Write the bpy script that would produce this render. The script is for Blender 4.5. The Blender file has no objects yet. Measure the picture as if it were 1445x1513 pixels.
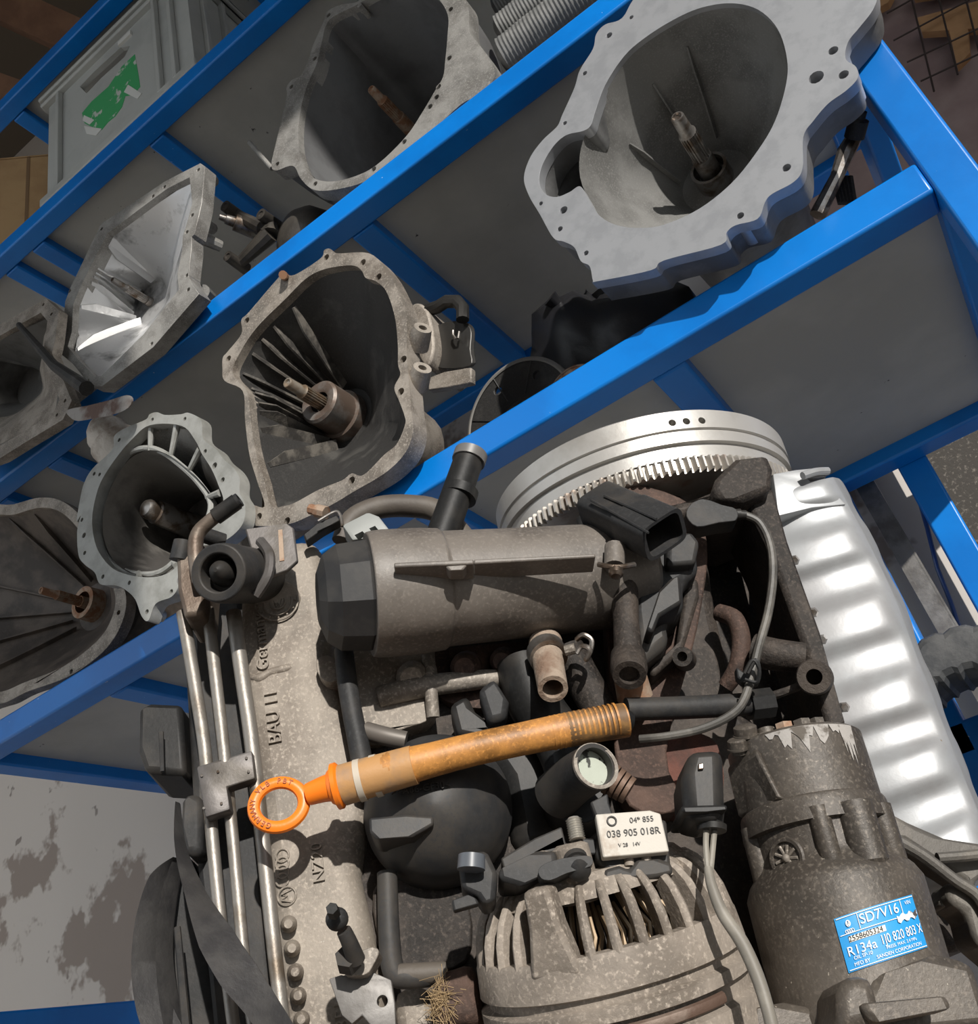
import bpy, bmesh, math, random
from mathutils import Vector, Matrix, Quaternion
from mathutils.geometry import tessellate_polygon
random.seed(7)
S = bpy.context.scene
COL = S.collection
V = Vector
# ------------------------------------------------------------------ camera
FPX, CX, CY = 1402.0, 722.5, 756.5
EYE = V((0, 0, 0.45))                       # lens height above the floor
X_ = V((0.80542, -0.45383, -0.38123)); D_ = V((0.54829, 0.32621, 0.77004)); U_ = V((-0.22511, -0.82923, 0.51157))
def c2w(v): v = V(v); return V((v.dot(X_), v.dot(D_), v.dot(U_)))     # lens axes (right, down, forward) to room axes
cam = bpy.data.cameras.new('camera'); camo = bpy.data.objects.new('camera', cam); COL.objects.link(camo)
r_, d_, f_ = c2w((1, 0, 0)), c2w((0, 1, 0)), c2w((0, 0, 1))
camo.matrix_world = Matrix(((r_.x, -d_.x, -f_.x, EYE.x), (r_.y, -d_.y, -f_.y, EYE.y), (r_.z, -d_.z, -f_.z, EYE.z), (0, 0, 0, 1)))
cam.sensor_fit = 'HORIZONTAL'; cam.sensor_width = 36; cam.lens = FPX / 1445 * 36; cam.clip_start = 0.02
S.camera = camo
# ------------------------------------------------------------------ light
S.view_settings.view_transform = 'Standard'; S.view_settings.look = 'None'
S.view_settings.exposure = 0.0; S.view_settings.gamma = 1; S.view_settings.use_curve_mapping = False
W = bpy.data.worlds.new('sky'); S.world = W; W.use_nodes = True
bg = W.node_tree.nodes['Background']; bg.inputs[0].default_value = (0.86, 0.93, 1.0, 1); bg.inputs[1].default_value = 1.15
sun = bpy.data.lights.new('sun_offscreen', 'SUN'); sun.energy = 5.0; sun.angle = math.radians(0.8); sun.color = (1, 0.955, 0.89)
suno = bpy.data.objects.new('sun_offscreen', sun); COL.objects.link(suno)
SUNDIR = c2w((0.10, -0.80, -0.59)).normalized()          # towards the sun
suno.rotation_euler = SUNDIR.to_track_quat('Z', 'Y').to_euler(); suno.location = (1, -3, 4)
# ------------------------------------------------------------------ placing helpers
def ray(px, py): return c2w(((px - CX) / FPX, (py - CY) / FPX, 1.0))
def P(px, py, d): return EYE + ray(px, py) * d
def onplane(px, py, p0, n):
    r = ray(px, py); return EYE + r * ((V(p0) - EYE).dot(n) / r.dot(n))
def PY(px, py, y): return onplane(px, py, (0, y, 0), V((0, 1, 0)))
def PZ(px, py, z): return onplane(px, py, (0, 0, z), V((0, 0, 1)))
# engine frame: the engine stands on its nose, crank axis nearly upright
EZ = c2w((-0.18, -0.81, 0.55)).normalized(); EX = c2w((0.98, -0.15, 0.10)); EX = (EX - EZ * EX.dot(EZ)).normalized()
EN = EX.cross(EZ); EN = EN if EN.dot(f_) < 0 else -EN
F0 = P(700, 1000, 0.68)
def F(px, py, off=0.0): return onplane(px, py, F0 + EN * off, EN)     # on the block's side face, 'off' metres proud of it
def pxm(px, py, off, n): return n * (F(px, py, off) - EYE).dot(f_) / FPX   # n pixels there in metres
# ------------------------------------------------------------------ materials
MATS = {}
def mat(name, col, rough=0.6, metal=0.0, bump=0.0, bscale=60, col2=None, cscale=12, cmin=0.45, cmax=0.6, speck=None, sscale=90, sthr=0.66, detail=5, coat=0.0, grime=0.0, grain=0.0, spec=0.5, gscale=420):
    if name in MATS: return MATS[name]
    m = bpy.data.materials.new(name); m.use_nodes = True; nt = m.node_tree; N = nt.nodes; L = nt.links
    b = N['Principled BSDF']; b.inputs['Roughness'].default_value = rough; b.inputs['Metallic'].default_value = metal
    if coat: b.inputs['Coat Weight'].default_value = coat; b.inputs['Coat Roughness'].default_value = 0.25
    tc = N.new('ShaderNodeNewGeometry'); out = None
    def noise(sc, det=detail, rg=0.6):
        n = N.new('ShaderNodeTexNoise'); n.inputs['Scale'].default_value = sc; n.inputs['Detail'].default_value = det
        n.inputs['Roughness'].default_value = rg; L.new(tc.outputs['Position'], n.inputs['Vector']); return n
    def mixin(a, c2, fac, lo, hi):
        r = N.new('ShaderNodeValToRGB'); r.color_ramp.elements[0].position = lo; r.color_ramp.elements[1].position = hi
        L.new(fac, r.inputs[0]); x = N.new('ShaderNodeMix'); x.data_type = 'RGBA'
        L.new(r.outputs[0], x.inputs[0])
        if isinstance(a, tuple): x.inputs[6].default_value = (*a, 1)
        else: L.new(a, x.inputs[6])
        x.inputs[7].default_value = (*c2, 1); return x.outputs[2]
    cur = tuple(col)
    if col2: cur = mixin(cur, tuple(col2), noise(cscale).outputs[0], cmin, cmax)
    if speck: cur = mixin(cur, tuple(speck), noise(sscale, 3).outputs[0], sthr, sthr + 0.03)
    b.inputs['Specular IOR Level'].default_value = spec
    if grime: cur = mixin(cur, tuple(c * (1 - grime) for c in col), noise(cscale * .55, 7, .7).outputs[0], .47, .66)
    if grain: cur = mixin(cur, tuple(min(.8, c * (1 + grain)) for c in col), noise(gscale, 2).outputs[0], .52, .74)
    if isinstance(cur, tuple): b.inputs['Base Color'].default_value = (*cur, 1)
    else: L.new(cur, b.inputs['Base Color'])
    if bump:
        n = noise(bscale, 6, 0.65); bp = N.new('ShaderNodeBump'); bp.inputs['Strength'].default_value = bump; bp.inputs['Distance'].default_value = 0.25 / bscale if bscale > 60 else 0.004
        L.new(n.outputs[0], bp.inputs['Height']); L.new(bp.outputs[0], b.inputs['Normal'])
    MATS[name] = m; return m
BLUE = mat('blue_paint', (0.0, 0.178, 0.60), 0.36, 0, 0.08, 30, (0.0, 0.145, 0.51), 5, speck=(0.5, 0.58, 0.66), sscale=90, sthr=0.735)
DECK = mat('deck_board', (0.43, 0.43, 0.40), 0.7, 0, 0.05, 20, (0.37, 0.37, 0.345), 4, speck=(0.05, 0.05, 0.05), sscale=38, sthr=0.715)
PLASTER = mat('plaster', (0.56, 0.52, 0.48), 0.9, 0, 0.25, 14, (0.29, 0.245, 0.215), 3.6, 0.56, 0.59, speck=(0.25, 0.22, 0.2), sscale=12, sthr=0.68)
PLASTER2 = mat('mauve_plaster', (0.30, 0.22, 0.20), 0.9, 0, 0.3, 14, (0.22, 0.15, 0.14), 4)
STONE = mat('dark_roughcast', (0.05, 0.045, 0.04), 0.9, 0, 0.8, 160, (0.16, 0.145, 0.125), 170, 0.56, 0.68)
ALU = mat('cast_aluminium', (0.33, 0.32, 0.30), 0.5, 0.35, 0.3, 260, (0.20, 0.19, 0.175), 18, grime=.5, grain=.2)
ALUD = mat('dirty_aluminium', (0.32, 0.285, 0.245), 0.6, 0.25, 0.5, 300, (0.17, 0.145, 0.12), 22, grime=.55, grain=.25)
ALUW = mat('bright_aluminium', (0.66, 0.66, 0.66), 0.34, 0.55, 0.2, 70, (0.12, 0.12, 0.12), 13, 0.52, 0.68)
SILVER = mat('silver_flange', (0.40, 0.41, 0.43), 0.42, 0.45, 0.05, 160, (0.35, 0.36, 0.38), 40)
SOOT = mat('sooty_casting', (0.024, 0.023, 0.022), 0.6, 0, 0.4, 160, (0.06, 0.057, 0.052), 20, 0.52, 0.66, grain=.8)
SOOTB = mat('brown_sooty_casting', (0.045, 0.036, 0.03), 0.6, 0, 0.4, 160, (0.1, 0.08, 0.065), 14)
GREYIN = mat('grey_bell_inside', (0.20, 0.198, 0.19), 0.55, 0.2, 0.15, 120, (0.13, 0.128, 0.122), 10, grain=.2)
STEEL = mat('worn_steel', (0.34, 0.32, 0.3), 0.35, 0.85, 0.15, 120, (0.16, 0.12, 0.09), 40)
RUST = mat('rusty_steel', (0.26, 0.13, 0.07), 0.7, 0.3, 0.4, 140, (0.36, 0.27, 0.2), 60)
BLACK = mat('black_plastic', (0.012, 0.012, 0.012), 0.5, 0, 0.15, 300, (0.03, 0.027, 0.024), 25, spec=.3, grain=.6)

# ------------------------------------------------------------------ mesh helpers
WPOS = {}
def empty(name, loc, label, cat, group=None):
    o = bpy.data.objects.new(name, None); COL.objects.link(o); o.location = loc; o.empty_display_size = 0.05
    o['label'] = label; o['category'] = cat
    if group: o['group'] = group
    WPOS[o] = V(loc); return o
class G:
    def __init__(s): s.v = []; s.f = []; 
    def add(s, vs, fs):
        k = len(s.v); s.v += [V(a) for a in vs]; s.f += [tuple(i + k for i in q) for q in fs]; return s
    def prism(s, loop, vec):
        n = len(loop); vec = V(vec); a = [V(p) for p in loop]
        return s.add(a + [p + vec for p in a], [tuple(range(n)), tuple(range(2 * n - 1, n - 1, -1))] + [(i, i + n, (i + 1) % n + n, (i + 1) % n) for i in range(n)])
    def plate(s, loops, vec):
        vec = V(vec); flat = [V(p) for l in loops for p in l]; n = len(flat)
        tris = tessellate_polygon([[V(p) for p in l] for l in loops])
        fs = [tuple(t) for t in tris] + [tuple(i + n for i in reversed(t)) for t in tris]; k = 0
        for l in loops:
            m = len(l); fs += [(k + i, k + i + n, k + (i + 1) % m + n, k + (i + 1) % m) for i in range(m)]; k += m
        return s.add(flat + [p + vec for p in flat], fs)
    def loft(s, rings, closed=True, cap0=False, cap1=False):
        n = len(rings[0]); fs = []
        for j in range(len(rings) - 1):
            for i in range(n if closed else n - 1):
                fs.append((j * n + i, j * n + (i + 1) % n, (j + 1) * n + (i + 1) % n, (j + 1) * n + i))
        if cap0: fs.append(tuple(range(n - 1, -1, -1)))
        if cap1: fs.append(tuple(range((len(rings) - 1) * n, len(rings) * n)))
        return s.add([p for r in rings for p in r], fs)
    def lathe(s, p, ax, prof, n=32, cap0=True, cap1=True, ph=0.0, flat=None):
        p = V(p); ax = V(ax).normalized(); u = ax.orthogonal().normalized()
        if flat is not None: u = (V(flat) - ax * V(flat).dot(ax)).normalized()
        w = ax.cross(u)
        rings = [[p + ax * h + (u * math.cos(ph + 2 * math.pi * i / n) + w * math.sin(ph + 2 * math.pi * i / n)) * max(r, 1e-5) for i in range(n)] for h, r in prof]
        return s.loft(rings, True, cap0, cap1)
    def tube(s, pts, r, n=12, cap=True, wall=0.0):
        pts = [V(p) for p in pts]; m = len(pts); rs = r if isinstance(r, (list, tuple)) else [r] * m
        t = [(pts[min(i + 1, m - 1)] - pts[max(i - 1, 0)]).normalized() for i in range(m)]
        u = t[0].orthogonal().normalized(); rings = []
        for i in range(m):
            u = (u - t[i] * u.dot(t[i])).normalized(); w = t[i].cross(u)
            rings.append([pts[i] + (u * math.cos(2 * math.pi * k / n) + w * math.sin(2 * math.pi * k / n)) * rs[i] for k in range(n)])
        if wall:
            inner = [[pts[i] + (q - pts[i]) * (1 - wall / rs[i]) for q in rings[i]] for i in range(m)]
            return s.loft(rings + inner[::-1] + [rings[0]])
        return s.loft(rings, True, cap, cap)
    def box(s, c, hx, hy, hz):
        c, hx, hy, hz = V(c), V(hx), V(hy), V(hz)
        a = [c + hx * i + hy * j + hz * k for k in (-1, 1) for i, j in ((-1, -1), (1, -1), (1, 1), (-1, 1))]
        return s.add(a, [(3, 2, 1, 0), (4, 5, 6, 7), (0, 1, 5, 4), (1, 2, 6, 5), (2, 3, 7, 6), (3, 0, 4, 7)])
    def aabb(s, lo, hi):
        lo, hi = V(lo), V(hi); c = (lo + hi) / 2; h = (hi - lo) / 2
        return s.box(c, (h.x, 0, 0), (0, h.y, 0), (0, 0, h.z))
    def ball(s, c, r, n=14, ax=(0, 0, 1), k=1.0):
        return s.lathe(c, ax, [(-r * k * math.cos(math.pi * j / (n // 2)), r * math.sin(math.pi * j / (n // 2))) for j in range(n // 2 + 1)], n, False, False)
    def build(s, name, m, parent=None, bevel=0.0, smooth=35, seg=2, label=None, cat=None, group=None, kind=None):
        c = V((0, 0, 0))
        for p in s.v: c += p
        c /= max(1, len(s.v))
        me = bpy.data.meshes.new(name); me.from_pydata([tuple(p - c) for p in s.v], [], s.f); me.materials.append(m)
        bm = bmesh.new(); bm.from_mesh(me); bmesh.ops.remove_doubles(bm, verts=bm.verts, dist=1e-6); bmesh.ops.recalc_face_normals(bm, faces=bm.faces); bm.to_mesh(me); bm.free()
        if smooth:
            for q in me.polygons: q.use_smooth = True
            me.set_sharp_from_angle(angle=math.radians(smooth))
        o = bpy.data.objects.new(name, me); COL.objects.link(o); WPOS[o] = c
        if parent is not None: o.parent = parent; o.location = c - WPOS[parent]
        else: o.location = c
        if bevel:
            b = o.modifiers.new('bevel', 'BEVEL'); b.width = bevel; b.segments = seg; b.limit_method = 'ANGLE'; b.angle_limit = math.radians(40)
        for k, v in (('label', label), ('category', cat), ('group', group), ('kind', kind)):
            if v: o[k] = v
        return o
def carve(o, g):                                          # cut a real hole or slot into a mesh
    me = bpy.data.meshes.new('cut'); me.from_pydata([tuple(p) for p in g.v], [], g.f)
    bm = bmesh.new(); bm.from_mesh(me); bmesh.ops.remove_doubles(bm, verts=bm.verts, dist=1e-7); bmesh.ops.recalc_face_normals(bm, faces=bm.faces); bm.to_mesh(me); bm.free()
    c = bpy.data.objects.new('cut', me); COL.objects.link(c)
    m = o.modifiers.new('cut', 'BOOLEAN'); m.operation = 'DIFFERENCE'; m.solver = 'EXACT'; m.object = c
    bpy.context.view_layer.update(); new = bpy.data.meshes.new_from_object(o.evaluated_get(bpy.context.evaluated_depsgraph_get()))
    o.modifiers.clear(); old = o.data; o.data = new; bpy.data.objects.remove(c); bpy.data.meshes.remove(me); bpy.data.meshes.remove(old)
    new.set_sharp_from_angle(angle=math.radians(35)); return o
def spline(pts, n=6, closed=True):
    pts = [V((p[0], p[1], p[2] if len(p) > 2 else 0)) for p in pts]; m = len(pts); out = []
    for i in range(m if closed else m - 1):
        g = lambda k: pts[k % m] if closed else pts[max(0, min(m - 1, k))]
        a, b, c, d = g(i - 1), g(i), g(i + 1), g(i + 2)
        for j in range(n):
            t = j / n; out.append(0.5 * ((2 * b) + (c - a) * t + (2 * a - 5 * b + 4 * c - d) * t * t + (3 * b - a - 3 * c + d) * t ** 3))
    if not closed: out.append(pts[-1])
    return out
def zc(pts, sc, ox, oy): return [(p[0] * sc + ox, p[1] * sc + oy) for p in pts]
# ------------------------------------------------------------------ the room
s_ = 0.92
YF = 1.0 * s_                                # front face of the rack
T = 0.05 * s_                                # square tube
YB = YF + 0.65 * s_                          # back face of the rack
ZC, ZB, ZA, ZT = [EYE.z + k * s_ for k in (0.801, 1.425, 2.184, 2.86)]   # tops of the four front beams
ZD = EYE.z + 0.10
XR = 0.215 * s_; XL = -1.74 * s_
def struct(name, g, m, parent=None): return g.build(name, m, parent, kind=None if parent else 'structure')
struct('floor', G().aabb((-4.5, -9.0, -0.1), (7.2, 3.0, 0)), mat('concrete_floor', (0.34, 0.32, 0.29), 0.85, 0, 0.3, 20, (0.26, 0.24, 0.22), 5))
YW = YB + 0.10
XW = PY(1352, 700, YW).x
YDOOR, XJAMB, ZLINT = -0.85, 0.70, 3.05                # made-up opening behind the lens; jamb and lintel placed to cut the sun
struct('wall_back', G().aabb((-4.5, YW, 0), (XW, YW + 0.15, 4.6)), PLASTER)
struct('wall_left', G().aabb((-4.5, YDOOR, 0), (-4.35, YW, 4.6)), PLASTER)
struct('wall_front_added', G().aabb((-0.85, YDOOR - 0.15, 0), (XJAMB, YDOOR, ZLINT)).aabb((-4.5, YDOOR - 0.15, 0), (-4.0, YDOOR, ZLINT)).aabb((-4.5, YDOOR - 0.15, ZLINT), (XJAMB, YDOOR, 4.6)).aabb((XJAMB, YDOOR - 0.15, ZLINT), (4.2, YDOOR, 4.6)), PLASTER)  # unseen wall added: pier keeps sun off the left, second opening lets skylight in
struct('ceiling', G().aabb((-4.5, YDOOR - 0.15, 4.5), (4.2, 3.0, 4.6)), mat('dark_ceiling', (0.10, 0.08, 0.06), 0.9))
struct('wall_right', G().aabb((XW, YW + 0.25, 0), (4.2, YW + 0.4, 1.55)), STONE)
struct('wall_upper', G().aabb((XW, YW + 0.22, 1.55), (4.2, YW + 0.4, 4.6)), PLASTER2)
struct('wall_side', G().aabb((4.05, YDOOR, 0), (4.2, 3.0, 4.6)), PLASTER)
# ------------------------------------------------------------------ the blue rack
rack = empty('steel_rack', (XR - 0.8, (YF + YB) / 2, 0), 'tall blue painted steel rack of square tube holding the gearboxes', 'shelf rack')
def rbar(name, lo, hi): return G().aabb(lo, hi).build(name, BLUE, rack, bevel=0.004, seg=2)
XBK = PY(1360, 705, YB).x; XDK = PY(1292, 800, YB).x
for x0, y0 in ((XR - T, YF), (-2.1 * s_, YF), (XL, YB - T)):
    rbar('post', (x0, y0, 0), (x0 + T, y0 + T, ZT + 0.15))
rbar('post', (XBK - T / 2, YB, 0), (XBK + T / 2, YB + T, ZT + .15)); rbar('post', (XDK - 0.055, YB - T, 0), (XDK, YB, ZC - T))
r = ray(1300, 216); zr = EYE.z + r.z * ((XR - T / 2) / r.x); rbar('side_rail', (XR - T, YF + T + .02, zr - .06), (XR - T + .03, YB, zr + .015))
cross = {ZC: (-0.205, -0.62, -1.33), ZB: (-0.62, -1.52), ZA: (-1.135, -1.60, -0.5), ZT: (-0.9,)}
for z in (ZC, ZB, ZA, ZT):
    rbar('beam', (-2.1 * s_ + T, YF + 0.001, z - T), (XR - T, YF + T - 0.001, z))
    rbar('beam', (XL + T, YB - T, z - T), (XR - T, YB, z))
    xs = [XL + T / 2] + sorted(x * s_ for x in cross[z]) + [XR - T / 2]
    for x in xs: rbar('crossbar', (x - T / 2, YF + T, z - T), (x + T / 2, YB - T, z - 0.004))
    for a, b in zip(xs, xs[1:]):
        G().aabb((a + T / 2 - 0.004, YF + T - 0.004, z - 0.022), (b - T / 2 + 0.004, YB - T + 0.004, z - 0.006)).build('deck_board', DECK, rack)
G().aabb((-2.1 * s_, YF + T, ZA - .022), (XL, YB - T, ZA - .006)).build('deck_board', DECK, rack); rbar('beam', (-2.1 * s_, YB - T, ZA - T), (XL + T, YB, ZA))
r = ray(60, 1489); zd = EYE.z + r.z * ((XL + T) / r.x)
rbar('crossbar', (XL, YF - .02, zd - T), (XL + T, YB - T, zd)); rbar('beam', (XL + T, YB - T, zd - T), (XR - T, YB, zd))
# ------------------------------------------------------------------ gearboxes on the rack, mouths to the front
def proj(p):
    q = V(p) - EYE; z = q.dot(f_); return (CX + FPX * q.dot(r_) / z, CY + FPX * q.dot(d_) / z)
YAX = V((0, 1, 0))
def run_to(p, px):                                        # how far back from p until it reaches that pixel's neighbourhood
    best = None
    for k in range(1, 120):
        q = proj(V(p) + YAX * k * 0.003); e = (q[0] - px[0]) ** 2 + (q[1] - px[1]) ** 2
        if best is None or e < best[0]: best = (e, k * 0.003)
    return best[1]
def circ(c, r, n=12, ax=None):
    return [V(c) + V((math.cos(2 * math.pi * i / n) * r, 0, math.sin(2 * math.pi * i / n) * r)) for i in range(n)]
def polar(loop, c, n):                                    # resample a loop by angle about c (x, z)
    out = []
    for i in range(n):
        a = 2 * math.pi * i / n; dx, dz = math.cos(a), math.sin(a); best = 0
        for p, q in zip(loop, loop[1:] + loop[:1]):
            ex, ez = q.x - p.x, q.z - p.z; den = dx * ez - dz * ex
            if abs(den) < 1e-12: continue
            t = ((p.x - c[0]) * ez - (p.z - c[1]) * ex) / den; u = ((p.x - c[0]) * dz - (p.z - c[1]) * dx) / den
            if t > 0 and -1e-6 <= u <= 1 + 1e-6: best = max(best, t)
        out.append((c[0] + dx * best, c[1] + dz * best))
    return out
def splined(g, p0, ax, L, r, teeth=18, k=0.84):
    n = teeth * 4; ax = V(ax).normalized(); u = ax.orthogonal().normalized(); w = ax.cross(u)
    rr = [r if (i % 4) < 2 else r * k for i in range(n)]
    g.loft([[V(p0) + ax * h + (u * math.cos(2 * math.pi * i / n) + w * math.sin(2 * math.pi * i / n)) * rr[i] for i in range(n)] for h in (0, L)], True, True, True)
def gearbox(label, y, outer, mouth, holes, tip, base, m_fl, m_in, m_out, ft=0.014, depth=None, hub=0.05, ribs=(), inner=None, sharp=False, shaft_r=0.011, ytip=0.02, case=(0.09, 0.2), boss=0.0, gpow=1.4, shaft=True, tipm=None, zdeck=None, n=72, ribm=None, hk=1.35, back=0.0, xmax=None, cpow=None):
    to = lambda pts, yy=y: [PY(p[0], p[1], yy) for p in pts]
    sm = (lambda l: [V((p[0], p[1], 0)) for p in l]) if sharp else (lambda l: spline(l, 5))
    ol = to(sm(outer)); il = to(sm(inner or mouth)); ml = to(sm(mouth))
    c0 = sum((p for p in ol), V()) / len(ol)
    zb = min(p.z for p in ol)
    t = empty('gearbox', (c0.x, y + 0.1, zb), label, 'gearbox', None)
    loops = [ol, il]; sc = (c0 - EYE).dot(f_) / FPX
    for h in holes: loops.append(circ(PY(h[0], h[1], y), h[2] * sc * hk, 12))
    fl = G().plate(loops, YAX * ft).build('flange', m_fl, t, bevel=0.0016, seg=1)
    if back:
        cb = V((sum(p.x for p in ol) / len(ol), 0, sum(p.z for p in ol) / len(ol))); sh = lambda l, k: [V((cb.x + (p.x - cb.x) * k, p.y + ft, cb.z + (p.z - cb.z) * k)) for p in l]
        G().plate([sh(ol, .985), sh(il, 1.004)], YAX * back).build('casing_rim', m_out, t, bevel=.006)
    if boss:
        for h in holes: G().plate([circ(PY(h[0], h[1], y) + YAX * ft * 0.9, h[2] * sc * 1.9 + 0.003, 14), circ(PY(h[0], h[1], y) + YAX * ft * 0.9, h[2] * sc, 14)], YAX * boss).build('bolt_boss', m_fl, t, bevel=0.002, seg=1)
    pt = PY(tip[0], tip[1], y + ytip); L = run_to(pt, base)
    dep = depth or (ytip + L)
    hc = (pt.x, pt.z)
    mp = polar(ml, hc, n); op = polar(ol, hc, n)
    def pos(loop, i, q, grow=0.0, pw=None):
        g = q ** (pw or gpow); a = 2 * math.pi * i / n; hx, hz = hc[0] + math.cos(a) * (hub + grow), hc[1] + math.sin(a) * (hub + grow)
        return V((loop[i][0] * (1 - g) + hx * g, y + ft * 0.5 + (dep - ft * 0.5) * q, loop[i][1] * (1 - g) + hz * g))
    K = 9
    def clear(p):                                         # the casing clears the front beam, the deck and the end post behind them
        if p.y > YF - .012:
            zf = ZC if c0.z < ZB else ZB
            if p.z < zf + .004: p.z = zf + .004
            if zf == ZC and p.z > ZB - T - .004: p.z = ZB - T - .004
            if xmax is not None and p.x > xmax: p.x = xmax
        return p
    op2 = []
    for p, q in zip(op, mp):
        ro = math.hypot(p[0] - hc[0], p[1] - hc[1]); rm = math.hypot(q[0] - hc[0], q[1] - hc[1]); k = max(.97 * ro, rm * 1.02 + .003) / max(ro, 1e-6)
        op2.append((hc[0] + (p[0] - hc[0]) * k, hc[1] + (p[1] - hc[1]) * k))
    bell = G().loft([[clear(pos(mp, i, k / K)) for i in range(n)] for k in range(K + 1)], True, False, True).build('bell_inside', m_in, t)
    G().loft([[clear(pos(op2, i, k / K, 0.012, cpow) + YAX * 0.006) for i in range(n)] for k in range(K + 1)], True, False, True).build('bell_casing', m_out, t)
    for (ang, q0, q1, h, w) in ribs:
        i = int(round(ang / 360 * n)) % n; rg = []
        a = 2 * math.pi * i / n; tan = V((-math.sin(a), 0, math.cos(a))); inw = V((-math.cos(a), 0, -math.sin(a)))
        for k in range(9):
            q = q0 + (q1 - q0) * k / 8; p = pos(mp, i, q) - inw * 0.003; hh = h * min(1.0, 0.25 + 3 * k / 8) + 0.003
            rg.append([p - tan * w, p - tan * w * 0.6 + inw * hh - YAX * hh * 0.5, p + tan * w * 0.6 + inw * hh - YAX * hh * 0.5, p + tan * w])
        G().loft(rg, True, True, True).build('rib', ribm or m_in, t)
    if case[1] > 0:
        G().lathe((hc[0], y + dep + .008, hc[1]), YAX, [(0, hub + 0.013), (0.03, case[0]), (case[1] * 0.8, case[0] * 0.9), (case[1], case[0] * 0.6)], 20).build('gear_case', m_out, t, bevel=0.004)
    if shaft:
        g = G(); ax = YAX; r = shaft_r
        g.lathe(pt, ax, [(0.003, r * 0.42), (0, r * 0.5), (0, r * 0.62), (0.002, r * 0.72), (0.030, r * 0.78), (0.034, r)], 16)
        splined(g, pt + ax * 0.034, ax, 0.05, r)
        g.lathe(pt + ax * 0.084, ax, [(0, r * 1.15), (max(0.01, dep - ytip - 0.08), r * 1.25)], 16)
        g.build('input_shaft', tipm or STEEL, t)
    return t, pt, dep, hc, mp, pos
Z = zc
# silver flanged gearbox on the lit end of the rack
o = Z([(405,-22),(352,55),(300,75),(272,105),(262,150),(222,215),(205,270),(168,352),(152,388),(108,430),(70,482),(50,545),(65,600),(100,660),(140,730),(172,742),(205,760),(225,802),(252,818),(262,862),(275,864),(440,830),(480,800),(655,752),(672,715),(700,692),(768,672),(790,622),(812,596),(880,558),(906,515),(908,420),(940,370),(985,318),(1040,278),(1075,240),(1070,205),(1038,180),(1045,130),(1080,85),(1122,30),(1135,-20),(1110,-90),(1000,-140),(800,-165),(560,-120)], .481, 750, 0)
inn = Z([(690,10),(770,30),(830,90),(858,180),(855,260),(822,370),(770,460),(690,560),(590,640),(480,690),(400,700),(330,690),(280,660),(245,605),(222,572),(190,590),(150,605),(115,595),(97,560),(105,510),(140,450),(180,415),(232,402),(255,385),(268,345),(300,260),(360,170),(430,110),(520,55),(600,22)], .481, 750, 0)
mo = Z([(690,10),(770,30),(830,90),(858,180),(855,260),(822,370),(770,460),(690,560),(590,640),(480,690),(400,700),(330,690),(280,660),(240,600),(215,540),(212,470),(230,400),(268,330),(300,260),(360,170),(430,110),(520,55),(600,22)], .481, 750, 0)
hl = Z([(380,53,9),(312,108,13),(237,225,10),(176,378,9),(102,625,9),(172,645,16),(161,703,11),(241,777,10),(1000,155,16),(948,237,24),(1032,229,16),(857,515,14),(715,662,12)], .481, 750, 0)
hr = [9,13,10,9,9,16,11,10,16,24,16,14,12]
hl = [(a[0], a[1], r * .43) for a, r in zip(hl, hr)]
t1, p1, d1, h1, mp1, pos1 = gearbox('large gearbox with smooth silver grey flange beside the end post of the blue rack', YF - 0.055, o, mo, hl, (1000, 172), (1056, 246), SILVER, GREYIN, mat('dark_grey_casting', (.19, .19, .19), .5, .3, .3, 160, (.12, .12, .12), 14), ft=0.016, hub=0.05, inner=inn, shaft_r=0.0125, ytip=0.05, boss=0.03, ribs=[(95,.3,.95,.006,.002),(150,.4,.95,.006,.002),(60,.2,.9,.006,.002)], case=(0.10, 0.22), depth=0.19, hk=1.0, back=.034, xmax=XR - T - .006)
G().lathe((h1[0], YF - 0.055 + d1 - 0.03, h1[1]), YAX, [(0, .022), (0, .026), (.03, .026)], 28, False, False).build('shaft_seal', STEEL, t1)
G().tube([PY(*q, YF + .06) for q in ((1266,196),(1250,225),(1236,262),(1208,318))], [.009, .011, .008, .010], 10).build('release_lever', STEEL, t1)
G().lathe(PY(1262, 203, YF + .05), (.6, -.7, .3), [(0, .012), (.02, .012), (.022, .007), (.03, .007)], 14).build('lever_end', SOOT, t1)
for k in range(5): G().tube([PY(1232 + k * 6, 262, YF + .09), PY(1242 + k * 5, 300, YF + .09)], .004, 6).build('bellows_fold', SOOT, t1)
# black oval bell, one shelf up
o = Z([(225,95),(240,50),(300,20),(370,8),(400,-30),(560,-90),(700,-60),(800,-30),(842,20),(850,130),(890,190),(940,260),(955,330),(900,400),(820,440),(740,510),(640,590),(560,655),(420,765),(300,805),(190,812),(130,765),(95,708),(22,728),(3,705),(15,640),(65,430),(68,372),(90,342),(132,318),(165,245),(180,195)], .346, 400, 0)
mo = Z([(250,85),(360,25),(480,-40),(600,-60),(700,-20),(755,60),(755,150),(745,260),(735,330),(700,390),(650,475),(580,580),(470,690),(380,745),(260,775),(170,750),(125,650),(120,520),(150,380),(195,275),(218,180)], .346, 400, 0)
hl = [(a[0], a[1], 3.2) for a in Z([(247,65),(378,22),(188,250),(88,370),(28,700),(768,40),(762,248),(716,370),(708,415),(680,455),(570,605),(190,785),(440,722)], .346, 400, 0)]
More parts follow.
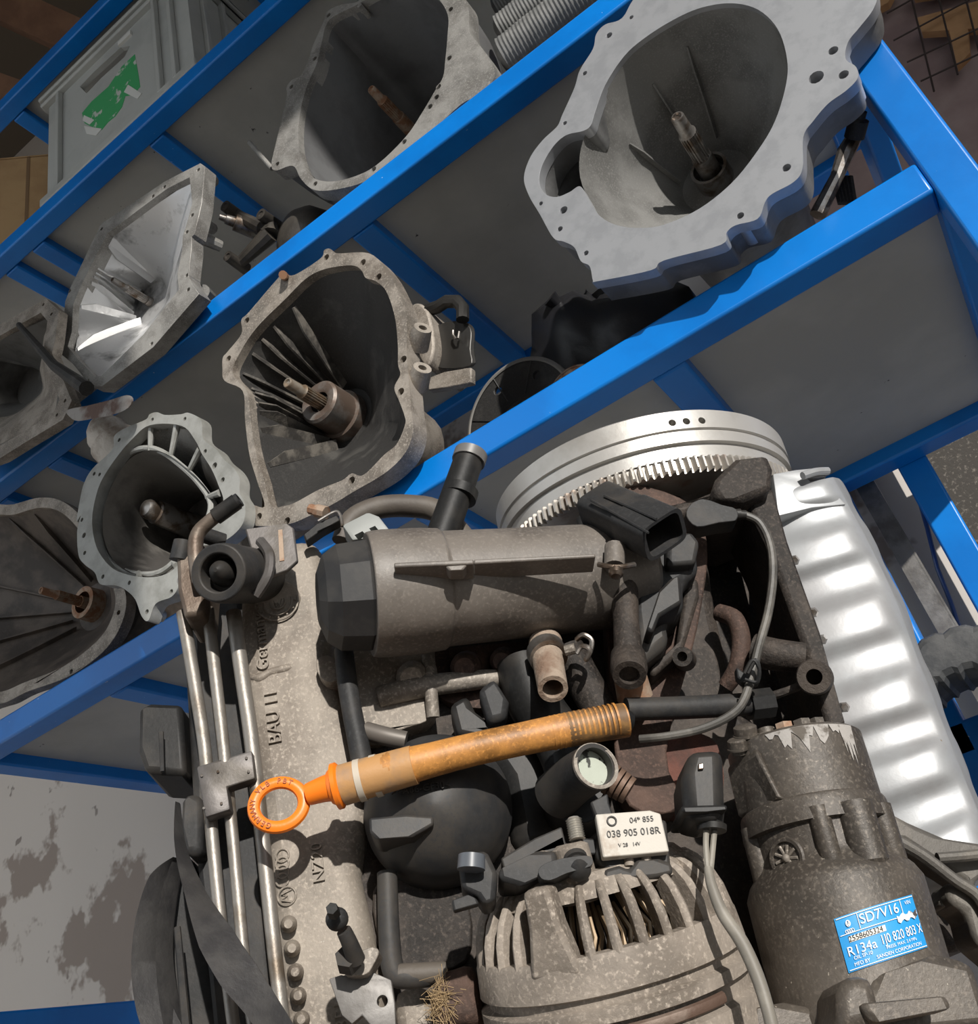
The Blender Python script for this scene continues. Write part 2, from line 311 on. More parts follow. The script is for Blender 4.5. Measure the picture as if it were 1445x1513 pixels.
t2, p2, d2, h2, mp2, pos2 = gearbox('black gearbox with deep oval bell and rust brown input shaft', YF + 0.012, o, mo, hl, (548, 131), (612, 178), ALU, mat('dark_bell_inside', (0.18, 0.183, 0.186), 0.5, 0.25, 0.15, 60, (0.13, 0.13, 0.133), 8), mat('grey_casing', (0.17, 0.17, 0.17), 0.55, 0.3, 0.3, 60), ft=0.03, hub=0.07, ytip=0.09, depth=0.34, gpow=2.6, shaft_r=0.012, tipm=RUST, case=(0.10, 0.14), ribs=[])
for (a, b, c) in (((60, 640), (100, 560), 0), ((70, 480), (120, 420), 0), ((100, 400), (140, 360), 0)):
    q = Z([a, b], .346, 400, 0); G().tube([PY(*q[0], YF + 0.012 + .02), PY(*q[1], YF + .05)], .008, 8).build('web', ALU, t2)
# pale flanged gearbox with black ribbed bell
o = Z([(100,668),(90,610),(92,560),(112,535),(178,450),(178,385),(212,350),(330,212),(372,172),(425,176),(545,100),(562,62),(590,55),(622,76),(770,76),(850,150),(900,240),(940,340),(946,430),(946,560),(960,720),(966,800),(975,900),(940,1000),(850,1092),(700,1182),(600,1242),(500,1292),(400,1332),(262,1342),(238,1325),(212,1242),(285,1252),(250,1130),(215,1010),(195,850),(184,715)], .3183, 300, 350)
mo = Z([(138,632),(170,540),(250,420),(380,290),(480,192),(570,148),(690,132),(735,155),(755,190),(800,205),(850,252),(890,370),(904,500),(905,590),(915,640),(888,700),(912,765),(935,830),(938,870),(900,960),(840,1012),(745,1105),(690,1098),(645,1130),(540,1172),(430,1232),(380,1248),(315,1248),(284,1130),(245,1000),(222,860),(205,720)], .3183, 300, 350)
hl = [(a[0], a[1], 4.2) for a in Z([(572,95),(742,118),(815,185),(930,568),(918,718),(690,1130),(260,1298),(390,1318),(118,565),(203,388)], .3183, 300, 350)]
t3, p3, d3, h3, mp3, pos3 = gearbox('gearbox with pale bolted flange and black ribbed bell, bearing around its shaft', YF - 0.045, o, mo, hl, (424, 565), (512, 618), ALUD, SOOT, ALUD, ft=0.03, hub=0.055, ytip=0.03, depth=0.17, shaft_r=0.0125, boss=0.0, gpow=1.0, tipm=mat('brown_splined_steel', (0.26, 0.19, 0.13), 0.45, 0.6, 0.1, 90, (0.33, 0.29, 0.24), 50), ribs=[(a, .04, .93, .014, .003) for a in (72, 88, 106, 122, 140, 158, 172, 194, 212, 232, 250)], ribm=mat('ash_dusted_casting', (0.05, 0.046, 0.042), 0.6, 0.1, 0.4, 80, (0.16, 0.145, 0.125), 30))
g = G().lathe((h3[0], YF - 0.045 + 0.10, h3[1]), YAX, [(0.004, .018), (0, .024), (0, .034), (.004, .038), (.05, .038), (.052, .044), (.07, .044)], 32, False, False)
g.build('release_bearing', mat('rust_rimmed_bearing', (0.13, 0.095, 0.075), 0.5, 0.4, 0.1, 90, (0.2, 0.185, 0.17), 30), t3)
for q in ((1010, 455), (1008, 640)):
    a = Z([q], .3183, 300, 350)[0]; c = PY(a[0], a[1], YF - 0.03)
    G().lathe(c, (0.75, -0.5, 0.2), [(0, .006), (.012, .006), (.012, .013), (0, .015), (-.02, .017)], 16).build('side_lug', ALUD, t3)
y3 = YF + 0.03
g = G().tube([PY(*a, y3) for a in Z([(1045,340),(1090,325),(1130,300),(1180,300),(1205,330),(1205,385)], .3183, 300, 350)], .010, 10); g.build('lever', mat('black_lever_steel', (.05, .048, .045), .4, .6, .1, 60), t3)
g = G().prism([PY(p.x, p.y, y3 + .01) for p in spline(Z([(1075,430),(1110,400),(1190,392),(1240,425),(1238,520),(1235,600),(1080,605),(1070,520)], .3183, 300, 350), 4)], (0.004, .006, 0)); g.build('lever_plate', mat('black_lever_steel', (.05, .048, .045)), t3, bevel=.001)
g = G().prism([PY(*a, y3) for a in Z([(1040,655),(1120,625),(1245,605),(1245,675),(1130,700),(1045,712)], .3183, 300, 350)], (0, .012, 0)); g.build('shift_arm', ALUD, t3, bevel=.002)
g = G().tube([PY(*a, y3 + .0) for a in Z([(1160,435),(1160,455),(1172,472),(1185,470),(1190,440)], .3183, 300, 350)], .0018, 6); g.build('spring_clip', STEEL, t3)
g = G().prism([PY(p.x, p.y, YF + 0.02) for p in spline(Z([(960,330),(1000,305),(1040,340),(1062,420),(1070,520),(1040,600),(1000,560),(960,430)], .3183, 300, 350), 4)], (0.0, .09, 0)); g.build('case_boss', ALUD, t3, bevel=.006)
G().tube([PY(418, 406, YF - .062), PY(424, 412, YF - 0.03)], .007, 10).build('dowel', mat('copper_dowel', (.36, .2, .12), .45, .6), t3)
# bright faceted gearbox
o = [(296,241),(303,246),(298,300),(294,318),(287,346),(283,350),(283,366),(278,408),(284,420),(294,434),(226,513),(150,571),(134,570),(108,538),(84,518),(93,495),(96,446),(104,425),(149,331),(221,283),(243,268)]
mo = [(280,262),(284,300),(276,330),(270,348),(269,370),(262,405),(264,428),(212,494),(150,555),(140,556),(116,532),(100,512),(106,490),(108,450),(118,425),(158,345),(226,294),(248,278)]
hl = [(293,251,2.6),(243,276,2.6),(226,290,2.6),(284,318,2.6),(276,343,2.6),(276,407,2.6),(278,428,2.6),(150,338,2.4),(103,430,2.4),(88,513,2.4),(224,508,2.4),(130,563,2.4)]
t4, p4, d4, h4, mp4, pos4 = gearbox('bright aluminium gearbox with faceted bell and long slanting ribs', YF - 0.042, o, mo, hl, (166, 413), (236, 446), ALU, ALUW, ALU, ft=0.028, hub=0.05, ytip=0.045, depth=0.14, sharp=True, gpow=0.9, shaft_r=0.009, ribs=[(a, .03, .95, .012, .0028) for a in (62, 108, 150, 176, 196, 222, 245)], case=(.07, .2))
for q in ((301,262,316,268), (300,330,314,338), (300,352,326,364), (300,430,312,440)):
    G().tube([PY(q[0], q[1], YF + .005), PY(q[2], q[3], YF + .04)], [.013, .011], 10).build('bolt_boss', ALU, t4)
# far left gearbox
o = [(-60,505),(0,479),(68,441),(87,458),(82,500),(77,522),(106,592),(93,620),(40,652),(0,677),(-60,700),(-110,600)]
mo = [(-50,525),(0,496),(60,462),(70,474),(67,500),(62,526),(88,590),(80,608),(36,638),(0,658),(-50,680),(-90,600)]
hl = [(64,450,2.0),(76,464,2.2),(96,592,2.2),(84,613,2.0)]
t5, p5, d5, h5, mp5, pos5 = gearbox('dark mottled gearbox at the far end of the rack beside the bright faceted one', YF - 0.075, o, mo, hl, (-10, 540), (40, 570), ALUD, mat('mottled_aluminium', (.22, .215, .205), .36, .5, .2, 60, (.12, .115, .108), 11, .5, .66), ALUD, ft=0.02, hub=0.05, ytip=0.05, depth=0.14, sharp=True, gpow=1.0, shaft=False, ribs=[(a, .03, .95, .01, .0025) for a in (60, 75, 20, 330)], case=(.06, .18), cpow=.55)
G().tube([PY(28, 480, YF - .085), PY(80, 540, YF - .09), PY(128, 574, YF - .09)], [.006, .010, .014], 10).build('clutch_fork', SOOT, t5)
# grey gearbox with many small bolt holes
o = [(221,612),(232,609),(244,613),(267,612),(279,610),(297,621),(300,648),(320,664),(330,678),(346,692),(354,708),(354,728),(362,745),(358,775),(330,800),(280,815),(262,856),(263,868),(253,882),(230,892),(219,917),(209,910),(200,886),(186,872),(171,865),(148,863),(140,846),(125,834),(116,820),(114,785),(119,762),(113,770),(119,734),(125,712),(137,692),(166,664),(169,644),(186,632),(215,620)]
mo = [(222,628),(268,629),(288,650),(298,670),(312,692),(322,715),(330,742),(316,772),(268,830),(240,850),(205,852),(170,842),(150,822),(140,800),(136,770),(140,740),(150,710),(172,676),(196,648)]
inner = mo
hl = [(225,620,2.6),(273,619,2.6),(176,650,2.6),(139,700,2.6),(147,701,2.4),(121,768,2.6),(124,791,3.4),(125,817,2.6),(152,852,2.6),(191,861,2.6),(217,904,2.8),(253,874,2.6),(303,667,2.8),(317,688,3.8),(329,709,3.0)]
rimpx = [(215,662),(240,668),(270,690),(295,715),(312,745),(300,780),(262,826),(235,846),(200,848),(170,836),(152,812),(144,780),(148,740),(165,700),(188,672)]
t6, p6, d6, h6, mp6, pos6 = gearbox('grey gearbox with scalloped flange of small bolt holes and round shaft end', YF - 0.068, o, rimpx, hl, (214, 750), (238, 764), mat('grey_aluminium', (.33, .33, .31), .55, .25, .25, 90, (.24, .24, .22), 18), mat('beige_bell_inside', (.17, .16, .145), .55, .1, .2, 120, (.07, .065, .06), 9, .45, .6), ALU, ft=0.02, hub=0.06, ytip=0.07, depth=0.19, gpow=1.1, shaft=False, inner=mo, boss=.012, case=(.06, .2), cpow=.6)
g = G(); g.lathe(p6, YAX, [(-.004, .003), (-.003, .006), (0, .014), (.006, .0175), (.02, .0175), (.022, .021), (.12, .024)], 24); g.build('input_shaft', STEEL, t6)
# inner rim around the bell of that one
rim = [PY(p.x, p.y, YF - .05) for p in spline(rimpx, 4)]
for a, b in (((224,624),(222,666)), ((262,628),(252,676)), ((296,664),(278,698)), ((326,728),(306,735)), ((200,642),(196,668)), ((168,676),(172,690)), ((206,856),(205,846)), ((262,836),(256,830))): G().tube([PY(*a, YF - .06), PY(*b, YF - .05)], [.006, .004], 8).build('web', mat('grey_aluminium', (.33, .33, .31)), t6)
G().tube(rim + rim[:1], .005, 8, False).build('inner_rim', mat('grey_aluminium', (.33, .33, .31)), t6)
# corroded output flange on its top
g = G().plate([[PY(p.x, p.y, YF - .105) for p in spline([(99,606),(128,600),(160,592),(184,585),(194,590),(190,602),(170,612),(140,618),(115,622),(103,616)], 3)]], (0.0, .004, .004)); g.build('output_flange', mat('rust_plate', (.12, .075, .06), .6, .4, .3, 80, (.3, .28, .26), 20), t6)
g = G(); c = PY(158, 640, YF - .05); g.lathe(c + V((-.02, 0, .035)), (.35, .3, -.9), [(0, .02), (.012, .03), (.03, .038), (.05, .036), (.055, .044), (.075, .042), (.1, .036), (.13, .03)], 22)
g.build('corroded_hub', mat('white_corroded_aluminium', (.50, .46, .41), .8, .05, .9, 55, (.28, .23, .19), 22), t6)
# brown black gearbox low at the far end
o = [(-40,760),(20,745),(60,735),(95,742),(130,775),(165,830),(186,880),(178,925),(150,965),(100,1000),(40,1022),(0,1040),(-60,1040),(-110,900)]
mo = [(-30,775),(22,760),(60,750),(90,757),(118,785),(150,835),(170,880),(162,920),(138,952),(92,985),(36,1008),(0,1022),(-50,1020),(-90,900)]
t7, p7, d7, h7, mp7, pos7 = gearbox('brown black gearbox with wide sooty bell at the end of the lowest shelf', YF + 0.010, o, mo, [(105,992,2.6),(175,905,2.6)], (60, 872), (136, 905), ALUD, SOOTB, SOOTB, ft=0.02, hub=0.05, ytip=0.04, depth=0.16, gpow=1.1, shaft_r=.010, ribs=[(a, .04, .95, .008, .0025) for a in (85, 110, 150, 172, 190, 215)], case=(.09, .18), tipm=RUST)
G().lathe((h7[0], YF + 0.010 + 0.13, h7[1]), YAX, [(0, .022), (0, .033), (.03, .034)], 24, False, False).build('release_bearing', RUST, t7)
# ------------------------------------------------------------------ the engine, standing on its nose, flywheel up
FDN = F(820, 1513, -.12)
engine = empty('engine', (FDN.x, FDN.y, 0.20), 'dirty four cylinder car engine stood on end with bare flywheel at its top', 'engine')
IRON = mat('sooty_iron', (.030, .024, .020), .65, .1, 1.0, 260, (.06, .047, .038), 30, grime=.6, grain=1.4, spec=.4)
IRON2 = mat('rust_brown_iron', (.06, .036, .027), .75, .1, 1.0, 240, (.10, .058, .042), 26, grime=.7, grain=.9)
DUSTY = mat('dusty_aluminium', (.27, .235, .195), .6, .15, .5, 380, (.17, .142, .115), 16, speck=(.45, .42, .37), sscale=260, sthr=.72, grime=.55, grain=.3)
COMP = mat('grimy_compressor', (.10, .085, .07), .5, .2, .5, 380, (.055, .046, .038), 14, speck=(.40, .36, .30), sscale=330, sthr=.69, grime=.5, grain=.5)
ALTM = mat('dusty_alternator', (.28, .24, .20), .7, .1, .7, 380, (.17, .142, .115), 20, speck=(.52, .48, .42), sscale=420, sthr=.66, grime=.5, grain=.4)
FILT = mat('dusty_black_housing', (.15, .132, .115), .48, 0, .3, 420, (.095, .082, .071), 14, speck=(.3, .27, .24), sscale=420, sthr=.72, grime=.4, grain=.3)
PANM = mat('pressed_steel_pan', (.37, .38, .39), .45, .4, .06, 50, (.32, .32, .325), 16, speck=(.25, .2, .16), sscale=120, sthr=.73)
FLYM = mat('machined_steel', (.50, .485, .46), .42, .5, .1, 160, (.38, .36, .33), 14, .5, .68)
PIPE = mat('galvanised_pipe', (.27, .25, .225), .48, .6, .25, 120, (.15, .12, .09), 22, .5, .64)
TAN = mat('aged_orange_tube', (.50, .225, .055), .5, 0, .2, 300, (.27, .13, .05), 28, .5, .66, grime=.6, grain=.3)
ORANGE = mat('orange_plastic', (.86, .2, .012), .4, 0, .05, 60)
GREYP = mat('dark_grey_plastic', (.024, .024, .0245), .56, 0, .2, 300, (.05, .045, .04), 22, grain=.6, spec=.28)
CABLE = mat('grey_cable', (.24, .22, .185), .55, 0, .1, 80, (.17, .155, .13), 40)
def slab(name, pts, off, t, m, par=None, bevel=.004, sm=0, seg=2, tilt=None):
    q = [(p.x, p.y) for p in spline(pts, sm)] if sm else pts
    return G().plate([[F(a, b, off) for a, b in q]], -EN * t).build(name, m, par or engine, bevel=bevel, seg=seg)
def slabh(name, pts, off, t, m, holes, par=None, bevel=.002, sm=0):
    q = [(p.x, p.y) for p in spline(pts, sm)] if sm else pts
    loops = [[F(a, b, off) for a, b in q]]
    for (x, y, r) in holes: loops.append([F(x + r * math.cos(2 * math.pi * i / 14), y + r * math.sin(2 * math.pi * i / 14), off) for i in range(14)])
    return G().plate(loops, -EN * t).build(name, m, par or engine, bevel=bevel, seg=1)
def fpath(pts, n=5): return [F(p.x, p.y, p.z) for p in spline(pts, n, False)]
def vtube(name, pts, rpx, m, par=None, n=12, cap=True, sub=5, wall=0):
    path = fpath(pts, sub); k = len(path)
    rr = rpx if isinstance(rpx, (list, tuple)) else [rpx, rpx]
    rs = []
    for i, p in enumerate(path):
        t = i / (k - 1) * (len(rr) - 1); j = min(int(t), len(rr) - 2); r = rr[j] + (rr[j + 1] - rr[j]) * (t - j)
        rs.append(r * (p - EYE).dot(f_) / FPX)
    return G().tube(path, rs, n, cap, wall).build(name, m, par or engine)
def cyl(name, a, b, prof, m, par=None, n=28, bevel=0, cap0=True, cap1=True, ph=0, smooth=35):
    A, B = F(*a), F(*b); ax = B - A; L = ax.length; s = (A - EYE).dot(f_) / FPX
    return G().lathe(A, ax, [(t * L, r * s) for t, r in prof], n, cap0, cap1, ph).build(name, m, par or engine, bevel=bevel, smooth=smooth)
def bore(o, x, y, o0, o1, r, n=18):
    A, B = F(x, y, o0), F(x, y, o1); k = (A - EYE).dot(f_) / FPX
    return carve(o, G().lathe(A, EN, [(0, r * k), ((o1 - o0), r * k)], n))
def text_geo(string, size, depth):
    cu = bpy.data.curves.new('t', 'FONT'); cu.body = string; cu.size = size; cu.extrude = depth; cu.align_x = 'CENTER'; cu.align_y = 'CENTER'
    ob = bpy.data.objects.new('t', cu); COL.objects.link(ob); bpy.context.view_layer.update()
    me = bpy.data.meshes.new_from_object(ob.evaluated_get(bpy.context.evaluated_depsgraph_get())); vs = [v.co.copy() for v in me.vertices]; fs = [tuple(p.vertices) for p in me.polygons]
    bpy.data.objects.remove(ob); bpy.data.curves.remove(cu); bpy.data.meshes.remove(me); return vs, fs
def lettering(name, string, c, xd, yd, size, m, par, depth=.0006, sx=1.0):
    vs, fs = text_geo(string, size, depth); xd = V(xd).normalized(); yd = (V(yd) - xd * V(yd).dot(xd)).normalized(); zd = xd.cross(yd)
    if zd.dot(f_) > 0: zd = -zd
    return G().add([V(c) + xd * v.x * sx + yd * v.y + zd * v.z for v in vs], fs).build(name, m, par, smooth=0)
# ---- core castings
blk = slab('engine_block', [(505,960),(880,900),(905,745),(1010,722),(1045,800),(1060,900),(1090,1030),(1140,1088),(1250,1088),(1320,1700),(470,1700),(500,1200)], -.012, .20, IRON, bevel=.01)
slab('block_web', [(900,745),(1005,735),(1045,800),(1030,930),(985,1110),(1010,1190),(930,1190),(905,1060)], .012, .05, IRON2, bevel=.012, sm=4)
head = slab('cylinder_head', [(352,800),(470,790),(490,900),(500,1000),(540,1110),(548,1180),(530,1290),(560,1420),(600,1700),(440,1700),(400,1400),(375,1180),(352,960)], .004, .16, DUSTY, bevel=.014, seg=4)
slab('head_cover', [(262,800),(352,790),(375,960),(398,1180),(440,1700),(330,1700),(285,1250),(268,960)], -.03, .14, GREYP, bevel=.012)
vtube('head_step', [(372,1000,.0),(385,1002,.002),(400,994,.002),(425,988,.002),(445,984,-.002)], [5,8,7,7,4], DUSTY)
slab('head_lug', [(468,975),(485,968),(500,978),(505,1000),(485,1008),(470,995)], .016, .03, DUSTY, par=head, bevel=.003, sm=3)
slab('intake_casting', [(498,968),(610,958),(645,985),(640,1055),(600,1075),(545,1092),(520,1060)], .006, .05, DUSTY, bevel=.01, sm=4)
slab('intake_casting', [(640,965),(790,948),(850,960),(850,1010),(770,1040),(690,1045),(640,1020)], -.002, .05, IRON2, bevel=.012, sm=4)
for q in ((612, 1000, 26), (690, 985, 24), (745, 975, 20)): cyl('casting_boss', (q[0], q[1], -.01), (q[0] - 4, q[1] + 2, .016), [(0, q[2]), (.8, q[2] * .9), (1, q[2] * .6)], DUSTY if q[0] < 640 else IRON2, n=16)
vtube('casting_rib', [(560,1030,.008),(620,1015,.010),(700,1005,.008),(760,1000,.004)], [16,17,15,12], ALUD)
vtube('casting_rib', [(632,960,.004),(636,1010,.012),(640,1060,.008)], [10,10,10], ALUD)
# medallion and cast lettering
md = cyl('cast_medallion', (411, 891, .002), (410, 890, .0065), [(0, 34), (.6, 34), (1, 31)], DUSTY, par=head, n=40)
mc = F(410, 890, .0068); sc_ = pxm(410, 890, .006, 1)
g = G()
for rad, w in ((30, 1.6), (21, 1.3), (11, 1.5)):
    pts = [mc + (EX * math.cos(a) + EZ * math.sin(a)) * rad * sc_ for a in [2 * math.pi * i / 32 for i in range(33)]]; g.tube(pts, w * sc_, 6, False)
for k in range(12):
    a = 2 * math.pi * k / 12; g.ball(mc + (EX * math.cos(a) + EZ * math.sin(a)) * 25.5 * sc_, 1.8 * sc_, 8, EN)
g.tube([mc + EX * x * sc_ + EZ * y * sc_ for x, y in ((-6, 6), (-2, -7), (0, 0), (3, -7), (7, 5))], 1.3 * sc_, 6)
g.build('medallion_relief', DUSTY, md)
def cast(string, px, py, off, size, par=head, rot=True, m=DUSTY):
    up = F(px - 2, py - 20, off) - F(px, py, off); rt = F(px + 20, py - 1, off) - F(px, py, off)
    return lettering('cast_lettering', string, F(px, py, off), up if rot else rt, -rt if rot else up, size * pxm(px, py, off, 1), m, par, .0011)
cast('Germany', 386, 948, .0052, 25); cast('BAU 11', 404, 1058, .0052, 27); cast('NZ20', 470, 1274, .0052, 24); cast('351', 505, 1498, .0052, 26)
g = G()
for yy in (1268, 1280, 1292, 1304):
    c = F(417, yy - 4, .0048); g.tube([c + (EX * math.cos(a) + EZ * math.sin(a)) * 8 * sc_ for a in [2 * math.pi * i / 18 for i in range(19)]], 1.3 * sc_, 6, False)
c = F(424, 1324, .0048); g.tube([c + (EX * math.cos(a) + EZ * math.sin(a)) * 11 * sc_ for a in [2 * math.pi * i / 22 for i in range(23)]], 1.3 * sc_, 6, False)
g.tube([c + EX * x * sc_ + EZ * y * sc_ for x, y in ((6, 7), (-7, 3), (0, 0), (-7, -4), (6, -8))], 1.2 * sc_, 6)
g.build('cast_emblem', DUSTY, head)
for (x, y) in ((427,1366),(432,1402),(437,1437),(441,1472),(446,1507)):
    cyl('rivet_boss', (x, y, -.002), (x - 1, y - 1, .016), [(0, 13), (.5, 12), (.85, 10), (1, 6)], DUSTY, par=head, n=16)
# ---- pipes beside the head
for pts, r in (([(270,905,.012),(287,1005,.012),(303,1110,.012),(313,1230,.012),(327,1370,.012),(347,1530,.012)], 9.5), ([(307,900,.014),(319,1005,.014),(331,1110,.014),(345,1250,.014),(361,1420,.014),(376,1530,.014)], 9), ([(345,905,.016),(358,1000,.016),(371,1090,.016),(388,1240,.016),(405,1400,.016),(420,1530,.016)], 11)):
    vtube('coolant_pipe', pts, r, PIPE, n=16)
pb = slab('pipe_bracket', [(290,1132),(372,1108),(377,1150),(335,1163),(340,1196),(303,1208)], .028, .012, mat('grey_steel_plate', (.13, .12, .115), .5, .5, .15, 90, (.09, .08, .07), 30), bevel=.0015)
for (x, y) in ((298,1146),(322,1140),(364,1120),(367,1140),(301,1194),(327,1187)): cyl('rivet', (x, y, .027), (x, y, .0295), [(0, 2.4), (1, 1.8)], STEEL, n=10)
bore(pb, 347, 1140, .0, .04, 7)
slab('pipe_manifold', [(260,815),(285,800),(300,800),(305,845),(300,905),(272,912),(262,870)], .035, .045, mat('brown_zinc', (.19, .155, .125), .5, .5, .3, 90, (.11, .08, .06), 24), bevel=.006)
vtube('bent_pipe', [(296,860,.045),(289,820,.047),(292,790,.05),(310,770,.053),(335,752,.058),(352,740,.06)], [12,11.5,11,10.5,10,10], mat('brown_zinc', (.2,.16,.13)), n=16)
vtube('pipe_tip', [(318,764,.055),(350,741,.06)], [12.5,12.5], BLACK, n=16); vtube('pipe_tip', [(338,749,.058),(354,738,.0605)], [11,11], GREYP, n=16, wall=.0018)
vtube('pipe_collar', [(266,828,.03),(272,800,.034)], [16,15], GREYP, n=16)
cyl('pipe_cap', (300,790,.03), (330,800,.02), [(0, 12), (1, 12)], GREYP, n=16)
# round black damper with bracket plate
cyl('damper', (388,852,.012), (322,846,.075), [(0, 36), (.25, 40), (.9, 41), (1, 39), (1, 26), (.82, 25)], GREYP, n=36, bevel=.001)
cyl('damper_core', (345,850,.05), (318,842,.078), [(0, 24), (.6, 20), (.9, 12), (1, 3)], BLACK, n=24)
slab('damper_bracket', [(362,782),(425,773),(434,780),(440,828),(425,842),(402,850),(396,860),(380,868),(376,830)], .045, .004, mat('grey_steel_plate', (.13, .12, .115)), bevel=.001)
slab('bracket_slot', [(411,783),(417,782),(420,828),(413,829)], .0456, .001, RUST, bevel=0)
vtube('damper_strap', [(385,800,.05),(398,820,.056),(396,850,.056),(378,880,.05)], [8,8,8,8], mat('grey_steel_plate', (.13,.12,.115)), n=8)
# ---- oil filter housing
A, B = (468, 884, .066), (885, 852, .030)
fa, fb = F(*A), F(*B); FL = (fb - fa).length; fax = (fb - fa).normalized(); fs = (fa - EYE).dot(f_) / FPX
cap = G().lathe(fa, fax, [(0, .001), (.0005, .018), (.005, .030), (.014, .0365), (.036, .0385), (.037, .036)], 9, False, False, .3).build('filter_cap', mat('filter_cap_plastic', (.026, .026, .027), .55, 0, .1, 400, (.042, .04, .038), 30, spec=.3), engine, bevel=.0025, smooth=12)
G().lathe(fa + fax * .0352, fax, [(0, .034), (0, .0425), (.004, .0435), (.012, .044), (.038, .0435), (.050, .0425), (.052, .0405), (.10, .0395), (.15, .039), (FL - .004, .0375), (FL, .034)], 48).build('filter_housing', FILT, engine, bevel=.0008)
g = G(); q0 = fa + fax * .055; side = (EZ * .93 + EN * .36).normalized()
slab('housing_fin', [(582,831),(700,826),(700,833),(582,838)], .108, .02, FILT, bevel=.001); slab('housing_fin', [(700,826),(880,818),(880,823),(700,833)], .100, .02, FILT, bevel=.001)
slab('fin_tab', [(658,836),(690,834),(684,842),(664,843)], .108, .012, FILT, bevel=.001)
slab('housing_edge', [(850,782),(868,786),(884,806),(905,800),(935,806),(938,838),(905,840),(880,836)], .062, .03, FILT, bevel=.004)
cyl('bracket_eye', (908,808,.075), (908,838,.078), [(0, 15), (1, 15)], FILT, n=18); cyl('bolt_head', (910,842,.082), (910,852,.083), [(0, 11), (.7, 11), (1, 7)], STEEL, n=12)
vtube('bracket_spring', [(884,834,.08),(910,838,.085),(938,834,.08)], [4,4,4], STEEL, n=8)
# ---- cooler module right of the filter
slab('oil_cooler', [(935,812),(1028,800),(1034,845),(1010,858),(1012,900),(985,915),(990,950),(945,985),(935,900)], .048, .07, GREYP, bevel=.006)
slab('cooler_plate', [(985,798),(1022,785),(1034,800),(1028,832),(985,835)], .058, .014, GREYP, bevel=.003)
slab('cooler_block', [(990,855),(1005,850),(1008,890),(975,910),(965,935),(955,930),(975,870)], .066, .03, BLACK, bevel=.004)
slab('cooler_rim', [(1015,850),(1032,855),(1034,880),(1010,960),(965,1000),(958,990),(1000,950)], .03, .04, IRON, bevel=.004)
vtube('oil_column', [(922,845,.05),(925,920,.05),(930,985,.054)], [21,19,23], IRON, n=20); cyl('column_ring', (928,970,.05), (930,998,.062), [(0, 26), (.7, 27), (1, 24), (1, 15), (.8, 14)], IRON, n=24)
vtube('column_foot', [(930,995,.04),(938,1030,.03)], [24,27], RUST, n=18)
cyl('small_bolt_eye', (1012,975,.02), (1008,970,.05), [(0, 17), (.7, 15), (1, 14), (1, 7), (.8, 7)], IRON, n=20)
# ---- plugs and wires above
def rect_tube(name, a, b, wpx, hpx, m, wall=.25):
    A, B = F(*a), F(*b); ax = (B - A).normalized(); s = (A - EYE).dot(f_) / FPX; u = EN - ax * EN.dot(ax); u.normalize(); w = ax.cross(u)
    base = [V((math.copysign(abs(math.cos(t)) ** .4, math.cos(t)), math.copysign(abs(math.sin(t)) ** .4, math.sin(t)), 0)) for t in [2 * math.pi * i / 24 for i in range(24)]]
    R = lambda p, k: [p + w * q.x * wpx * s * k + u * q.y * hpx * s * k for q in base]
    return G().loft([R(A, .8), R(A + (B - A) * .05, 1), R(A + (B - A) * .55, 1), R(A + (B - A) * .56, 1.06), R(B, 1.06), R(B, .88), R(A + (B - A) * .6, .86)], True, True, True).build(name, m, engine)
rect_tube('socket_plug', (878,742,.055), (982,790,.095), 34, 26, GREYP)
for k in (-12, 8): vtube('plug_rib', [(885 + k, 735 - k * .3, .078), (965 + k * .6, 775 - k, .108)], [2.2, 2.2], GREYP, n=6)
slab('plug_mount', [(850,760),(880,750),(900,790),(960,820),(900,815),(860,790)], .03, .03, BLACK, bevel=.004)
slab('sensor_head', [(1014,762),(1020,745),(1040,737),(1068,746),(1088,752),(1088,768),(1062,772),(1030,778)], .05, .016, GREYP, bevel=.005, sm=3)
cyl('sensor_boot', (1085,760,.045), (1102,761,.045), [(0, 8), (.5, 9), (.5, 7), (1, 7)], BLACK, n=14)
vtube('sensor_cable', [(1098,760,.045),(1122,772,.045),(1138,805,.045),(1142,850,.045),(1135,905,.046),(1120,960,.048),(1108,1010,.05),(1088,1050,.052),(1040,1076,.054),(985,1088,.055),(945,1092,.05)], [6,6,6.2,6.5,6.5,6.5,6.5,6.2,6], mat('dark_cable', (.06, .056, .05), .5, 0, .1, 80, (.13, .12, .105), 30), n=10)
for o2 in (0, 5): vtube('cable_tie', [(1100 + o2,995,.058),(1112 + o2,975,.062),(1122,990,.06),(1118,1008,.056),(1100,1004,.056)], [3,3,3,3], BLACK, n=6)
slab('tie_clip', [(1088,985),(1098,992),(1118,996),(1124,1008),(1098,1008),(1090,1000)], .052, .008, GREYP, bevel=.001)
